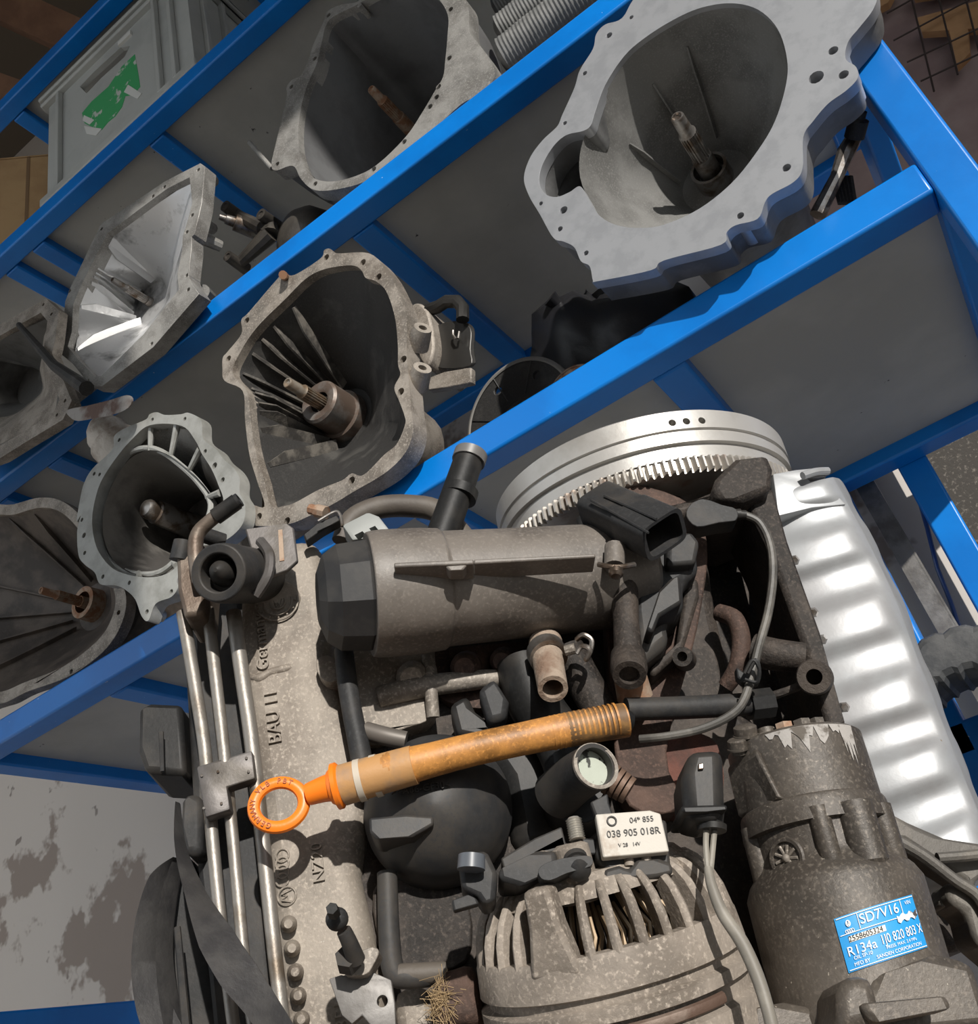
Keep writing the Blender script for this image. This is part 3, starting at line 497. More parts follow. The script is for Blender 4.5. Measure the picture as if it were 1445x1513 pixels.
# ---- block end flange, lugs
slab('block_rear_boss', [(1058,705),(1085,678),(1135,672),(1143,690),(1140,722),(1100,738),(1062,738),(1052,722)], .045, .10, IRON, bevel=.006)
slab('block_rail', [(1100,735),(1142,718),(1165,800),(1210,925),(1252,1075),(1228,1088),(1190,960),(1132,800)], .030, .07, IRON, bevel=.004)
slab('block_upper_rib', [(925,735),(960,745),(1010,742),(1062,720),(1068,735),(1015,760),(950,765)], .03, .06, IRON, bevel=.006)
slab('block_recess', [(990,725),(1120,705),(1250,1088),(1130,1100),(1020,1020)], -.075, .12, IRON, bevel=.002)
vtube('block_arm', [(1115,962,.03),(1150,968,.036),(1190,972,.04)], [26,24,22], IRON, n=18)
cyl('mount_eye', (1206,1002,.02), (1203,1000,.058), [(0, 25), (.9, 25), (1, 23), (1, 11), (.6, 11)], IRON, n=28)
vtube('mount_web', [(1130,1032,.03),(1165,1020,.036),(1195,1008,.04)], [7,6,7], IRON, n=8)
vtube('rusty_ridge', [(1062,905,.01),(1085,915,.018),(1095,945,.02),(1090,985,.018),(1072,1015,.01)], [13,14,14,14,12], IRON2, n=14)
vtube('cross_pipe', [(925,1048,.04),(1000,1046,.035),(1080,1042,.03),(1110,1040,.03)], [17,17,17,17], GREYP, n=18)
vtube('pipe_nut', [(1105,1042,.03),(1138,1038,.028)], [23,23], BLACK, n=8); 
slab('rust_flake_patch', [(940,1110),(1000,1080),(1060,1100),(1060,1190),(960,1195)], .004, .03, mat('red_rust', (.13, .05, .035), .8, .1, 1, 90, (.07, .035, .027), 30), bevel=.01, sm=4)
# ---- flywheel
fc = P(966, 806, .872); fu = c2w((-.17, -.87, .45)).normalized()
fw = G().lathe(fc + fu * .0135, fu, [(0, .100), (0, .1335), (.010, .1335), (.0105, .1325), (.0125, .1325), (.013, .1365), (.022, .1365), (.0225, .1352), (.0245, .1352), (.025, .1375), (.042, .1375), (.044, .135), (.044, .05)], 128, True, True).build('flywheel', FLYM, engine)
n = 132 * 4; uu = fu.orthogonal().normalized(); ww = fu.cross(uu)
g = G().loft([[fc + fu * h + (uu * math.cos(2 * math.pi * i / n) + ww * math.sin(2 * math.pi * i / n)) * (ra if (i % 4) < 2 else rb) for i in range(n)] for h, ra, rb in ((.0, .1365, .1318), (.0015, .138, .1318), (.0115, .138, .1318), (.0130, .1365, .1318))], True, True, True)
g.build('ring_gear', mat('ring_gear_steel', (.50, .47, .43), .4, .6, .15, 140, (.33, .22, .16), 30, .55, .7), fw, smooth=25)
G().lathe(fc - fu * .004, fu, [(0, .0), (0, .09), (.004, .094), (.012, .122), (.02, .122)], 64, False, True).build('flywheel_web', mat('web_steel', (.3, .28, .26), .3, .7, .1, 60, (.12, .1, .09), 16), fw)
for (x, y) in ((993,641),(1014,637),(1037,634)):
    best = None
    for k in range(2000):
        a = 2 * math.pi * k / 2000; q = fc + fu * .046 + (uu * math.cos(a) + ww * math.sin(a)) * .1375
        if (q - EYE).dot(f_) < .86:
            e = abs(proj(q)[0] - x)
            if best is None or e < best[0]: best = (e, a)
    a = best[1]; rd = uu * math.cos(a) + ww * math.sin(a); q = fc + fu * .045 + rd * .1369
    carve(fw, G().lathe(q, rd, [(-.012, .0032), (.006, .0032)], 16))
# ---- oil pan
LP = [(1110,730),(1128,775),(1146,846),(1174,925),(1204,1015),(1230,1095),(1262,1172),(1302,1265),(1352,1355)]
RP = [(1240,705),(1262,745),(1293,803),(1330,880),(1362,965),(1393,1045),(1422,1120),(1455,1200),(1492,1290)]
rows = []; ns = 120; nw = 22
SL = spline(LP, 15, False); SR = spline(RP, 15, False)
for j in range(len(SL)):
    s = j / (len(SL) - 1); a, b = SL[j], SR[j]; row = []
    ph = s * 5.8 + .2; fr = ph % 1.0
    cor = (1 / (1 + math.exp(-(fr - .25) * 22)) - 1 / (1 + math.exp(-(fr - .78) * 22)))
    for i in range(nw):
        u = i / (nw - 1)
        if u < .62:
            t = u / .62; x = a.x + (b.x - 10 - a.x) * t; y = a.y + (b.y - a.y) * t; off = -.022 + .018 * math.sin(t * math.pi * .55) + .0070 * cor * min(1, (1 - t) * 7 + .15)
        else:
            t = (u - .62) / .38; x = b.x - 10 + 10 * math.sin(t * math.pi / 2) + 3 * cor * math.sin(t * math.pi / 2); y = b.y + 3 * t; off = -.0080 - .12 * (1 - math.cos(t * math.pi / 2)) ** 1.1 + .0019 * cor
        row.append(F(x, y, off))
    rows.append(row)
g = G().loft(rows, False); g.build('oil_pan', PANM, engine, smooth=70)
lip = slab('pan_lip', [(1142,700),(1175,694),(1215,690),(1224,697),(1219,704),(1192,706),(1210,722),(1236,730),(1250,745),(1200,750),(1150,762)], -.002, .03, PANM, bevel=.004)
vtube('lip_bead', [(1186,703,.006),(1205,697,.004),(1223,696,.0)], [6,6,6], PANM, n=10)
bore(lip, 1215, 733, -.025, .01, 6)
for (x, y) in ((1172,828),(1200,905),(1213,945),(1246,1045)): cyl('pan_bolt', (x, y, .0), (x + 2, y, .02), [(0, 8), (.7, 8), (1, 5)], STEEL, n=6)
# ---- tubes above the filter
vtube('breather_hose', [(505,800,.0),(520,768,.0),(560,750,.0),(610,748,.0),(650,758,.0),(690,800,.0)], [15,16,17,17,17,17], mat('brown_rubber', (.10, .085, .07), .6, 0, .2, 80, (.07, .058, .048), 20), n=18)
vtube('black_spout', [(650,800,.02),(672,738,.02),(694,675,.02)], [24,23,22], BLACK, n=24, wall=.0025)
vtube('spout_collar', [(678,736,.02),(682,724,.02)], [26,26], BLACK, n=24); vtube('spout_lip', [(692,682,.02),(696,670,.02)], [25,25], mat('grey_lip', (.16, .155, .15), .4, .2), n=24, wall=.002)
cnb = slab('connector_block', [(505,776),(545,756),(560,762),(582,790),(520,798)], .045, .02, mat('pale_grey_plastic', (.27, .28, .27), .5, 0, .05, 60), bevel=.002)
for q in ([(520,774),(532,768),(538,774),(526,781)], [(542,764),(551,760),(556,766),(548,771)]): carve(cnb, G().prism([F(a, b, .06) for a, b in q], -EN * .03))
slab('hook_plate', [(448,790),(470,772),(498,760),(503,768),(478,782),(452,800)], .02, .01, BLACK, bevel=.001)
vtube('wire_hook', [(470,770,.03),(495,756,.032),(503,762,.032),(506,778,.032)], [2.5,2.5,2.5,2.5], STEEL, n=8)
cyl('rusty_bolt', (458,752,.02), (482,758,.024), [(0, 8), (.4, 8), (.4, 10), (1, 10)], RUST, n=8)
# ---- middle stubs and hoses
vtube('black_hose', [(508,960,.022),(512,1000,.024),(520,1050,.024),(532,1110,.022),(540,1160,.02)], [14,15,15,16,16], GREYP, n=18)
vtube('short_pipe', [(540,1080,.02),(570,1088,.022),(600,1094,.022)], [14,14,13], mat('dull_tube', (.13, .115, .1), .5, .3), n=16)
vtube('rust_stub', [(806,950,.03),(811,985,.046),(817,1018,.062)], [25,23,22.5], mat('limed_rust', (.34, .27, .21), .8, .1, .9, 90, (.20, .13, .09), 34), n=26, wall=.003)
vtube('stub_ring', [(806,962,.036),(811,972,.042)], [29,29], STEEL, n=26, wall=.003)
cyl('stub_bottom', (808,962,.034), (809,968,.037), [(0, 23), (1, 23)], MATS['limed_rust'], n=20)
vtube('stub_arm', [(835,962,.05),(850,958,.052)], [8,8], ALUD, n=10)
vtube('spring_clip', [(852,945,.055),(862,938,.06),(874,946,.06),(872,962,.058),(866,975,.056),(872,960,.06),(860,955,.058),(852,966,.056)], [4,4,4,4,4,4,4], STEEL, n=8)
vtube('water_pipe', [(838,960,.02),(870,1020,.02),(905,1080,.02)], [26,27,27], IRON, n=20)
vtube('water_pipe', [(770,980,.01),(790,1040,.012),(830,1100,.014),(850,1160,.02)], [38,40,40,38], BLACK, n=22)
slab('clip_holder', [(706,1018),(730,1000),(752,1035),(748,1062),(722,1068)], .04, .02, GREYP, bevel=.004)
slab('clip_holder', [(664,1040),(690,1025),(702,1050),(718,1062),(740,1070),(700,1090),(675,1085)], .03, .03, BLACK, bevel=.004)
tp = vtube('thermostat_pipe', [(822,1175,.03),(850,1150,.052),(880,1132,.078)], [36,35,34], GREYP, n=32, wall=.0025)
cyl('thermostat_inside', (868,1142,.062), (877,1135,.070), [(0, 31.5), (1, 31.5)], mat('milky_green_lime', (.42, .45, .38), .7, 0, .2, 50, (.05, .05, .045), 40, .55, .57), par=tp, n=30)
vtube('pipe_rim', [(879,1133,.077),(881,1131,.079)], [35.5,35.5], ALUD, par=tp, n=32, wall=.0022)
slab('thermostat_body', [(805,1130),(850,1100),(905,1130),(905,1180),(870,1215),(815,1200)], .03, .05, BLACK, bevel=.01, sm=4)
for k in range(4): vtube('threaded_plug', [(900 + k * 8,1150 + k * 5,.045),(906 + k * 8,1154 + k * 5,.045)], [24 - k, 24 - k], mat('brown_thread', (.16, .10, .07), .6, .3, .3, 80), n=18)
slab('dark_housing', [(690,1075),(830,1070),(900,1110),(860,1240),(760,1260),(740,1150)], .0, .06, BLACK, bevel=.01)
# ---- black dome
dm = cyl('dome_cover', (650,1200,-.01), (640,1188,.052), [(0, 106), (.3, 107), (.34, 104), (.5, 98), (.68, 84), (.84, 60), (.95, 32), (1, 4)], mat('dome_plastic', (.026, .0265, .028), .52, 0, .12, 300, (.05, .045, .04), 22, spec=.35, grain=.3), n=64)
slab('dome_ledge', [(545,1208),(600,1203),(640,1206),(641,1218),(610,1236),(556,1240),(546,1230)], .052, .03, MATS['dome_plastic'], par=dm, bevel=.004)
lettering('moulded_number', '>PA66-GF30<', F(622, 1165, .0535), F(650, 1161, .0535) - F(595, 1169, .0535), F(622, 1150, .0535) - F(622, 1165, .0535), 15 * pxm(622, 1165, .05, 1), GREYP, dm, .0006)
# ---- dipstick with orange pull ring
ds = vtube('dipstick_tube', [(500,1161,.058),(530,1153,.06),(580,1138,.064),(640,1122,.066),(700,1107,.066),(770,1092,.066),(840,1078,.066),(925,1064,.064)], [28,28,28,25,24,24,25,25], TAN, n=28)
vtube('tube_sleeve', [(506,1160,.0585),(540,1150,.061),(612,1130,.0655)], [30,29.5,28.5], mat('aged_sleeve', (.46, .25, .10), .5, 0, .15, 90, (.30, .2, .13), 26), par=ds, n=28)
for x in (528, 552): vtube('sleeve_band', [(x,1154 - (x - 528) * .28,.0602),(x + 9,1151.5 - (x - 528) * .28,.0606)], [31.2, 31.0], mat('pale_band', (.48, .42, .34), .6), par=ds, n=28)
vtube('tube_end', [(915,1063,.064),(934,1066,.062)], [23,12], BLACK, par=ds, n=18)
vtube('grip_sleeve', [(838,1078.5,.066),(880,1071,.0655),(922,1064,.0642)], [25.3,25.4,25.2], mat('dark_grip', (.13, .07, .028), .6, 0, .2, 300, (.28, .15, .05), 40), par=ds, n=28)
for k in range(14): vtube('grip_ring', [(815 + k * 7.2, 1083 - k * 1.45, .066), (818 + k * 7.2, 1082.4 - k * 1.45, .066)], [25.4, 25.4], TAN, par=ds, n=22)
cyl('orange_cap', (506,1159,.0585), (488,1164,.0575), [(0, 28), (.25, 34), (.6, 34), (.7, 28), (1, 24)], ORANGE, par=ds, n=28)
vtube('cap_neck', [(495,1162,.058),(478,1166,.057),(455,1174,.055)], [22,19,16], ORANGE, par=ds, n=16)
R0 = F(412, 1189, .053); sx = pxm(412, 1189, .053, 1); ru = (F(440, 1187, .053) - R0).normalized(); rv = EN.cross(ru).normalized()
ring = [R0 + ru * 37 * sx * math.cos(a) + rv * 33 * sx * math.sin(a) for a in [2 * math.pi * i / 40 for i in range(41)]]
g = G(); rr = []
for i in range(40):
    a = 2 * math.pi * i / 40; er = (ru * math.cos(a) + rv * math.sin(a)); c = ring[i]
    rr.append([c + er * math.cos(t) * 9.5 * sx + EN * math.sin(t) * 8 * sx for t in [2 * math.pi * k / 10 for k in range(10)]])
g.loft(rr + rr[:1]); pr = g.build('pull_ring', ORANGE, ds)
DKO = mat('dark_orange_print', (.30, .07, .01), .5)
for k, ch in enumerate('GERMANY VLB PBT'):
    if ch == ' ': continue
    a = math.radians(252 - k * 13.5); er = ru * math.cos(a) * 37 + rv * math.sin(a) * 33; tg = ru * math.sin(a) - rv * math.cos(a)
    lettering('moulded_letter', ch, R0 + er * sx + EN * 8.4 * sx, tg, er, 11 * sx, DKO, pr, .0003)
# ---- alternator
AM = ALTM; aT = F(870, 1287, .055); aax = c2w((.23, .93, -.28)).normalized(); aS = (aT - EYE).dot(f_) / FPX
AR = .0735; fwd = (EYE - aT); fwd = (fwd - aax * fwd.dot(aax)).normalized(); asd = aax.cross(fwd)
if asd.dot(r_) < 0: asd = -asd
alt = G().lathe(aT, aax, [(.003, .030), (.04, .042), (.05, .045), (.16, .066)], 40).build('alternator', mat('alternator_core', (.035, .03, .026), .7, .2, .4, 90), engine)
def rp(h, r, a): return aT + aax * h + (fwd * math.cos(a) + asd * math.sin(a)) * r
g = G().lathe(aT, aax, [(.010, .035), (-.004, .040), (-.004, .052), (.002, .0575), (.008, .060), (.008, .053), (.010, .035)], 56, False, False); g.build('rear_cover', AM, alt)
g = G().lathe(aT, aax, [(.032, .0655), (.032, .0735), (.035, .0752), (.050, .0765), (.0515, .0725), (.0555, .0725), (.057, .0775), (.0625, .0775), (.064, .073), (.072, .073), (.0735, .078), (.092, .0785), (.093, .066), (.032, .0655)], 72, False, False); stc = g.build('stator_case', AM, alt)
prof = [(.000, .0575, .048), (.005, .0635, .052), (.012, .0685, .056), (.022, .0722, .059), (.035, .0742, .062)]
for k in range(18):
    a = math.radians(-97 + k * 11.2)
    if -36 < math.degrees(a) < -12: continue
    da = .038; g = G()
    g.loft([[rp(h, r1 - .002, a - da), rp(h, r1, a - da * .5), rp(h, r1 + .0006, a), rp(h, r1, a + da * .5), rp(h, r1 - .002, a + da), rp(h, r0, a + da * .6), rp(h, r0, a - da * .6)] for h, r1, r0 in prof], True, True, True); g.build('vent_rib', AM, alt, bevel=0)
g = G()
for k in range(40):
    a = math.radians(-80 + k * 4.2); g.tube([rp(.012 + .004 * math.sin(k * 2.1), .038, a), rp(.028, .052, a + .05), rp(.036, .054, a + .02 * math.sin(k))], .0015, 6)
g.build('copper_winding', mat('varnished_copper', (.26, .19, .12), .4, .5), alt)
g = G().loft([[rp(h, .0765, a), rp(h, .0765, a2), rp(h, .06, a2), rp(h, .06, a)] for h, a, a2 in ((-.004, -.50, -.30), (.015, -.52, -.28), (.034, -.58, -.22), (.04, -.6, -.2))], True, True, True); g.build('cover_web', AM, alt, bevel=.003)
g = G().loft([[rp(h, .081, a), rp(h, .081, a2), rp(h, .07, a2), rp(h, .07, a)] for h, a, a2 in ((.060, -.62, -.22), (.09, -.66, -.2), (.2, -.7, -.15))], True, True, True); g.build('front_cover_block', AM, alt, bevel=.003)
G().lathe(aT + aax * .093, aax, [(0, .077), (.1, .077), (.1, .05)], 48).build('front_cover', AM, alt)
for k in range(5):
    a = math.radians(8 + k * 9); g = G().loft([[rp(.082 + h, .083, a - w), rp(.082 + h, .083, a + w), rp(.082 + h, .060, a + w), rp(.082 + h, .060, a - w)] for h, w in ((0.004, .03), (.007, .045), (.02, .05))], True, True, True); carve(stc, g)
g = G(); g.loft([[rp(.068 + .003 * math.cos(t), .0748 + .0022 * math.sin(t), a) for t in [2 * math.pi * k / 8 for k in range(8)]] for a in [-.22 + .06 * i for i in range(17)]], True, True, True); g.build('through_bolt', mat('brown_bolt', (.12, .075, .055), .6, .3, .3, 90, (.2, .15, .12), 40), alt)
for k in (-.42, .0): g = G().lathe(rp(-.02, .045, k - .15), aax, [(0, .007), (.002, .010), (.03, .011)], 16); g.build('cover_post', AM, alt)
for q in ((-.36, .036, .069),): G().lathe(rp(.034, .067, -.50), aax, [(-.008, .005), (-.003, .005), (-.003, .008), (0, .008)], 6).build('cover_bolt', STEEL, alt)
# connectors and bracket on the alternator
def abox(name, pts, off, t, m, bevel=.002, sm=0): return slab(name, pts, off, t, m, alt, bevel, sm)
abox('regulator', [(885,1215),(985,1210),(992,1285),(905,1295),(880,1265)], .105, .03, GREYP)
st = abox('white_label', [(880,1203),(960,1197),(976,1202),(989,1258),(938,1263),(891,1267)], .113, .008, mat('stained_label', (.5, .465, .41), .6, 0, .1, 60, (.34, .27, .21), 40, .55, .65), .0008)
lx = F(980, 1226, .1135) - F(885, 1234, .1135); ly = F(934, 1205, .1135) - F(938, 1260, .1135)
lettering('label_print', '038 905 018R', F(936, 1230, .1134), lx, ly, 13 * aS, BLACK, st, .0002); lettering('label_print', '04* 855', F(948, 1211, .1134), lx, ly, 10.5 * aS, BLACK, st, .0002)
lettering('label_print', 'V 28   14V', F(930, 1248, .1134), lx, ly, 7 * aS, BLACK, st, .0002)
g = G(); c = F(904, 1213, .1136); g.tube([c + (EX * math.cos(a) + EZ * math.sin(a)) * 6 * aS for a in [2 * math.pi * i / 18 for i in range(19)]], .0005, 5, False); g.build('label_emblem', BLACK, st)
abox('label_clip', [(872,1185),(898,1172),(900,1186),(906,1204),(880,1206)], .10, .006, GREYP, .001)
abox('bracket_step', [(740,1268),(790,1238),(830,1221),(836,1246),(862,1238),(892,1240),(892,1262),(850,1262),(834,1256),(800,1260),(745,1288)], .10, .03, GREYP)
abox('bracket_body', [(735,1285),(795,1256),(822,1256),(826,1286),(800,1296),(770,1310),(738,1300)], .108, .04, GREYP, .003)
abox('bracket_link', [(796,1284),(815,1272),(860,1264),(875,1268),(872,1280),(838,1290),(815,1300),(800,1298)], .118, .014, GREYP, .003, 3)
cyl('rubber_bush', (850,1268,.108), (858,1292,.116), [(0, 18), (.25, 18), (.25, 13), (.6, 13), (.6, 17), (.85, 17), (1, 8)], GREYP, par=alt, n=20)
g = G(); A, B = F(853, 1240, .105), F(847, 1208, .105)
ax = (B - A).normalized(); L = (B - A).length; prf = []
for k in range(9): prf += [(L * k / 9, .0046), (L * (k + .5) / 9, .0034)]
g.lathe(A, ax, prf + [(L, .003)], 16); g.build('threaded_stud', mat('zinc_thread', (.5, .48, .44), .4, .6), alt)
abox('terminal_box', [(676,1266),(716,1255),(722,1262),(735,1290),(732,1330),(715,1337),(705,1322),(682,1312)], .105, .03, GREYP, .003)
vtube('terminal_cap', [(696,1285,.112),(697,1264,.112)], [21,20], mat('blue_grey_plastic', (.09, .1, .115), .4), par=alt, n=20)
abox('terminal_tab', [(667,1330),(700,1318),(708,1335),(670,1346)], .10, .008, GREYP, .001)
abox('clip_row', [(893,1284),(915,1278),(930,1284),(940,1270),(975,1268),(992,1274),(996,1290),(960,1298),(920,1302),(888,1312)], .108, .03, GREYP)
for x, y in ((930, 1272), (955, 1266)): cyl('clip_post', (x, y + 8, .105), (x - 1, y - 6, .105), [(0, 8), (1, 7)], ALTM, par=alt, n=12)
slab('alternator_ear', [(640,1440),(700,1420),(720,1513),(640,1513)], .03, .05, IRON2, alt, .006)
# ---- air conditioning compressor
cT = F(1172, 1100, .055); cB = F(1292, 1530, .05); cax = (cB - cT).normalized(); CL = (cB - cT).length; cS = (cT - EYE).dot(f_) / FPX
def cr(px): return px * cS
pf = [(.0, 60), (.0, 92), (.01, 97), (.12, 99), (.25, 101), (.255, 104), (.265, 106), (.30, 108), (.34, 110), (.345, 100), (.43, 99), (.46, 105), (.50, 120), (.54, 129), (.68, 131), (.90, 134), (.93, 141), (1.1, 143)]
comp = G().lathe(cT, cax, [(t * CL, cr(r) * (1 - .16 * t)) for t, r in pf], 72).build('compressor', COMP, engine, smooth=30)
cf = (EYE - cT); cf = (cf - cax * cf.dot(cax)).normalized(); cs = cax.cross(cf)
if cs.dot(r_) < 0: cs = -cs
def cp(t, rpx, a): return cT + cax * t * CL + (cf * math.cos(a) + cs * math.sin(a)) * cr(rpx) * (1 - .16 * t)
G().loft([[cp(t, r, a0), cp(t, r, a1), cp(t, r - 30, a1), cp(t, r - 30, a0)] for t, r, a0, a1 in ((.05, 100, -1.25, -.55), (.07, 108, -1.25, -.5), (.24, 110, -1.3, -.35), (.255, 108, -1.3, -.3))], True, True, True).build('head_facet', COMP, comp, bevel=.003)
for a, r in ((.08, 15), (.62, 26), (1.2, 18), (-1.2, 16)):
    G().lathe(cp(.30, 96, a), cax, [(0, cr(r)), (CL * .2, cr(r * .95)), (CL * .26, cr(r * .3))], 18).build('body_rib', COMP, comp)
for a in (-.5, -.08, .3, .62):
    G().lathe(cp(.0, 66, a), -cax, [(-.004, cr(20)), (.0015, cr(20)), (.002, cr(13)), (.0055, cr(13)), (.006, cr(8))], 6 if a > -.2 else 14).build('head_bolt', RUST if a == -.08 else COMP, comp)
sm_ = cp(.445, 104, -.52); sn = (cf * math.cos(.52) - cs * math.sin(.52))
sl = G().lathe(sm_ - sn * .006, sn, [(0, cr(27)), (.0055, cr(27)), (.0065, cr(25)), (.0065, cr(21)), (.005, cr(20)), (.005, 0)], 32, False, False).build('cast_seal', COMP, comp)
g = G()
for k in range(9):
    a = 2 * math.pi * k / 9; e1 = cax * math.cos(a) + sn.cross(cax) * math.sin(a); g.tube([sm_ - sn * .0004 + e1 * cr(6), sm_ - sn * .0002 + e1 * cr(17)], cr(2.2), 6)
g.ball(sm_, cr(6), 10); g.build('seal_relief', ALUD, sl)
for (x, y, r) in ((1088, 1092, 14), (1100, 1072, 17)):
    cyl('service_valve', (x + 4, y + 22, .07), (x, y, .075), [(0, r * .8), (.3, r * .8), (.3, r * 1.15), (.42, r * 1.15), (.42, r), (.9, r), (1, r * .8)], COMP, par=comp, n=20)
for a0, a1, b0, sd in ((-.35, .75, .05, 1.3), (.72, 1.0, .11, 4.1)):
    rws = []
    for k in range(25):
        a = a0 + (a1 - a0) * k / 24; ed = math.sin(math.pi * k / 24) ** .5; bt = .014 + (b0 + .035 * math.sin(k * 1.1 + sd) + .02 * math.sin(k * 2.7 + sd)) * ed
        rws.append([cp(.013 + (bt - .013) * j / 3, 98.2 + 2 * (.013 + (bt - .013) * j / 3) / .12, a) for j in range(4)])
    G().loft(rws, False).build('paint_scrape', mat('chalky_scrape', (.34, .32, .3), .8, 0, .3, 200, (.10, .085, .07), 70, .48, .56), comp)
# blue label wrapped round the compressor body
LBL = mat('blue_label', (.02, .27, .62), .4, 0, .03, 60, (.03, .31, .66), 20); WHT = mat('label_white', (.78, .8, .8), .5)
lt0, lt1, la0, la1 = .645, .805, -.08, .86
rl = 142.0
def lab(u, v, lift=0.0):          # u 0..1 across, v 0..1 upward on the label; its rows climb to the right a little
    a = la0 + (la1 - la0) * u; t = lt1 - (lt1 - lt0) * v - .05 * (u - .5); return cp(t, 131.8 + (t - .68) * 13, a) + (cf * math.cos(a) + cs * math.sin(a)) * lift
g = G(); gu = [[lab(i / 16, j / 6, .0004) for i in range(17)] for j in range(7)]; gl = [[lab(i / 16, j / 6, -.0008) for i in range(17)] for j in range(7)]
g.loft(gu, False); g.loft(gl, False); lb = g.build('blue_label', LBL, comp)
g = G(); g.loft([[lab(.10 + .42 * i / 8, v, .0008) for i in range(9)] for v in (.50, .61)], False); g.build('label_strip', mat('label_strip_white', (.7, .68, .62), .6), lb)
def ltext(string, u, v, size, m=WHT, sx=1.0):
    vs, fs = text_geo(string, size, .0); w = (lab(1, .5) - lab(0, .5)).length * 1.04; h = (lab(.5, 1) - lab(.5, 0)).length
    G().add([lab(u + q.x * sx / w, v + q.y / h, .0011) for q in vs], fs).build('label_print', m, lb, smooth=0)
ltext('SD7V16', .50, .83, .0068); ltext('R134a', .21, .34, .0062); ltext('1J0 820 803 X', .70, .36, .0062, sx=.74); ltext('2558605324', .29, .555, .0037, BLACK)
ltext('OIL SP-10', .2, .21, .0024); ltext('MFD BY', .17, .10, .0024); ltext('SANDEN CORPORATION', .62, .10, .0024); ltext('VIN', .88, .88, .0026); ltext('PRESS. MAX. 2.4 MPa', .66, .21, .0021)
g = G()
for k in range(4):
    g.tube([lab(.10 + k * .022 + .014 * math.cos(a), .70 + .032 * math.sin(a), .0010) for a in [2 * math.pi * i / 14 for i in range(15)]], .00022, 4, False)
g.tube([lab(.135 + .022 * math.cos(a), .84 + .055 * math.sin(a), .0010) for a in [2 * math.pi * i / 18 for i in range(19)]], .0003, 4, False)
g.tube([lab(.135 + x, .84 + y, .0010) for x, y in ((-.012, .04), (-.005, -.04), (0, .0), (.005, -.04), (.012, .04))], .0003, 4)
for v in (.0, 1.0): g.tube([lab(.02 + .96 * i / 12, .03 + .94 * v, .0009) for i in range(13)], .00025, 4)
g.tube([lab(.25, .68 + .28 * i / 4, .0009) for i in range(5)], .00025, 4); g.tube([lab(.78, .68 + .28 * i / 4, .0009) for i in range(5)], .00025, 4); g.tube([lab(.02 + .75 * i / 12, .66, .0009) for i in range(13)], .00025, 4)
g.build('label_lines', WHT, lb)
g = G(); g.loft([[lab(u, v + .03 * math.sin(u * 60), .0013) for u in [.68 + .29 * i / 10 for i in range(11)]] for v in (.58, .63, .70)], False); g.build('label_tear', mat('torn_paper', (.75, .74, .72), .8, 0, .2, 90, (.06, .05, .05), 110, .54, .58), lb)
# mounting feet of the compressor and its bracket
slab('compressor_foot', [(1290,1440),(1385,1408),(1440,1420),(1470,1513),(1300,1530),(1270,1490)], .10, .05, COMP, comp, .008)
slab('compressor_foot', [(1240,1445),(1290,1438),(1310,1513),(1240,1530)], .12, .05, COMP, comp, .006)
slab('compressor_foot', [(1270,1482),(1400,1470),(1410,1490),(1290,1513)], .125, .02, COMP, comp, .004)
slab('compressor_foot', [(1105,1490),(1160,1480),(1240,1495),(1240,1560),(1105,1560)], .08, .05, COMP, comp, .006)
BRK = mat('grey_bracket', (.10, .092, .082), .6, .3, .4, 110, (.15, .135, .115), 24)
br = slab('compressor_bracket', [(1300,1190),(1340,1212),(1400,1238),(1460,1248),(1460,1290),(1445,1300),(1440,1320),(1425,1300),(1385,1275),(1335,1242),(1310,1240)], .02, .03, BRK, bevel=.004)
vtube('bracket_rail', [(1310,1234,.035),(1360,1262,.035),(1410,1300,.035),(1445,1325,.035),(1470,1370,.035)], [9,9,9,9,9], BRK, br, n=10)
slab('bracket_arm', [(1400,1300),(1445,1320),(1500,1400),(1500,1440),(1440,1390),(1430,1350),(1400,1330)], .03, .03, BRK, br, .004)
vtube('bracket_bar', [(1385,1268,.03),(1450,1262,.03),(1500,1250,.03)], [8,8,8], BRK, br, n=10)
slab('dark_gap_filler', [(1330,1250),(1400,1290),(1450,1340),(1445,1400),(1380,1410),(1350,1330)], -.02, .04, IRON, bevel=.006)  # dark filler slab standing in for the shade in the gap behind the bracket
slab('sensor_stub', [(1388,1325),(1420,1315),(1430,1325),(1410,1340),(1390,1340)], .02, .02, BRK, bevel=.003)
# ---- switch plug and its wires
pl = slab('switch_plug', [(1018,1108),(1070,1105),(1073,1190),(1062,1215),(1012,1210),(1008,1150)], .125, .035, BLACK, bevel=.008, seg=3)
slab('plug_tab', [(1032,1128),(1040,1127),(1040,1136),(1032,1137)], .127, .003, STEEL, pl, .0005)
slab('plug_collar', [(1006,1190),(1074,1188),(1076,1196),(1040,1200),(1008,1200)], .129, .04, BLACK, pl, .002)
cyl('plug_boot', (1050,1200,.115), (1052,1228,.115), [(0, 20), (.6, 17), (.7, 22), (1, 21)], BLACK, par=pl, n=20)
vtube('switch_wire', [(1044,1224,.115),(1043,1250,.118),(1046,1288,.12)], [4.5,4.5,4.5], CABLE, n=8); vtube('switch_wire', [(1056,1224,.115),(1053,1255,.118),(1050,1288,.12)], [4.5,4.5,4.5], CABLE, n=8)
vtube('switch_cable', [(1046,1282,.12),(1052,1310,.122),(1068,1350,.124),(1096,1392,.126),(1118,1440,.128),(1134,1490,.13),(1146,1540,.13)], [6,8,9.5,10.5,10.5,10,10], CABLE, n=16)
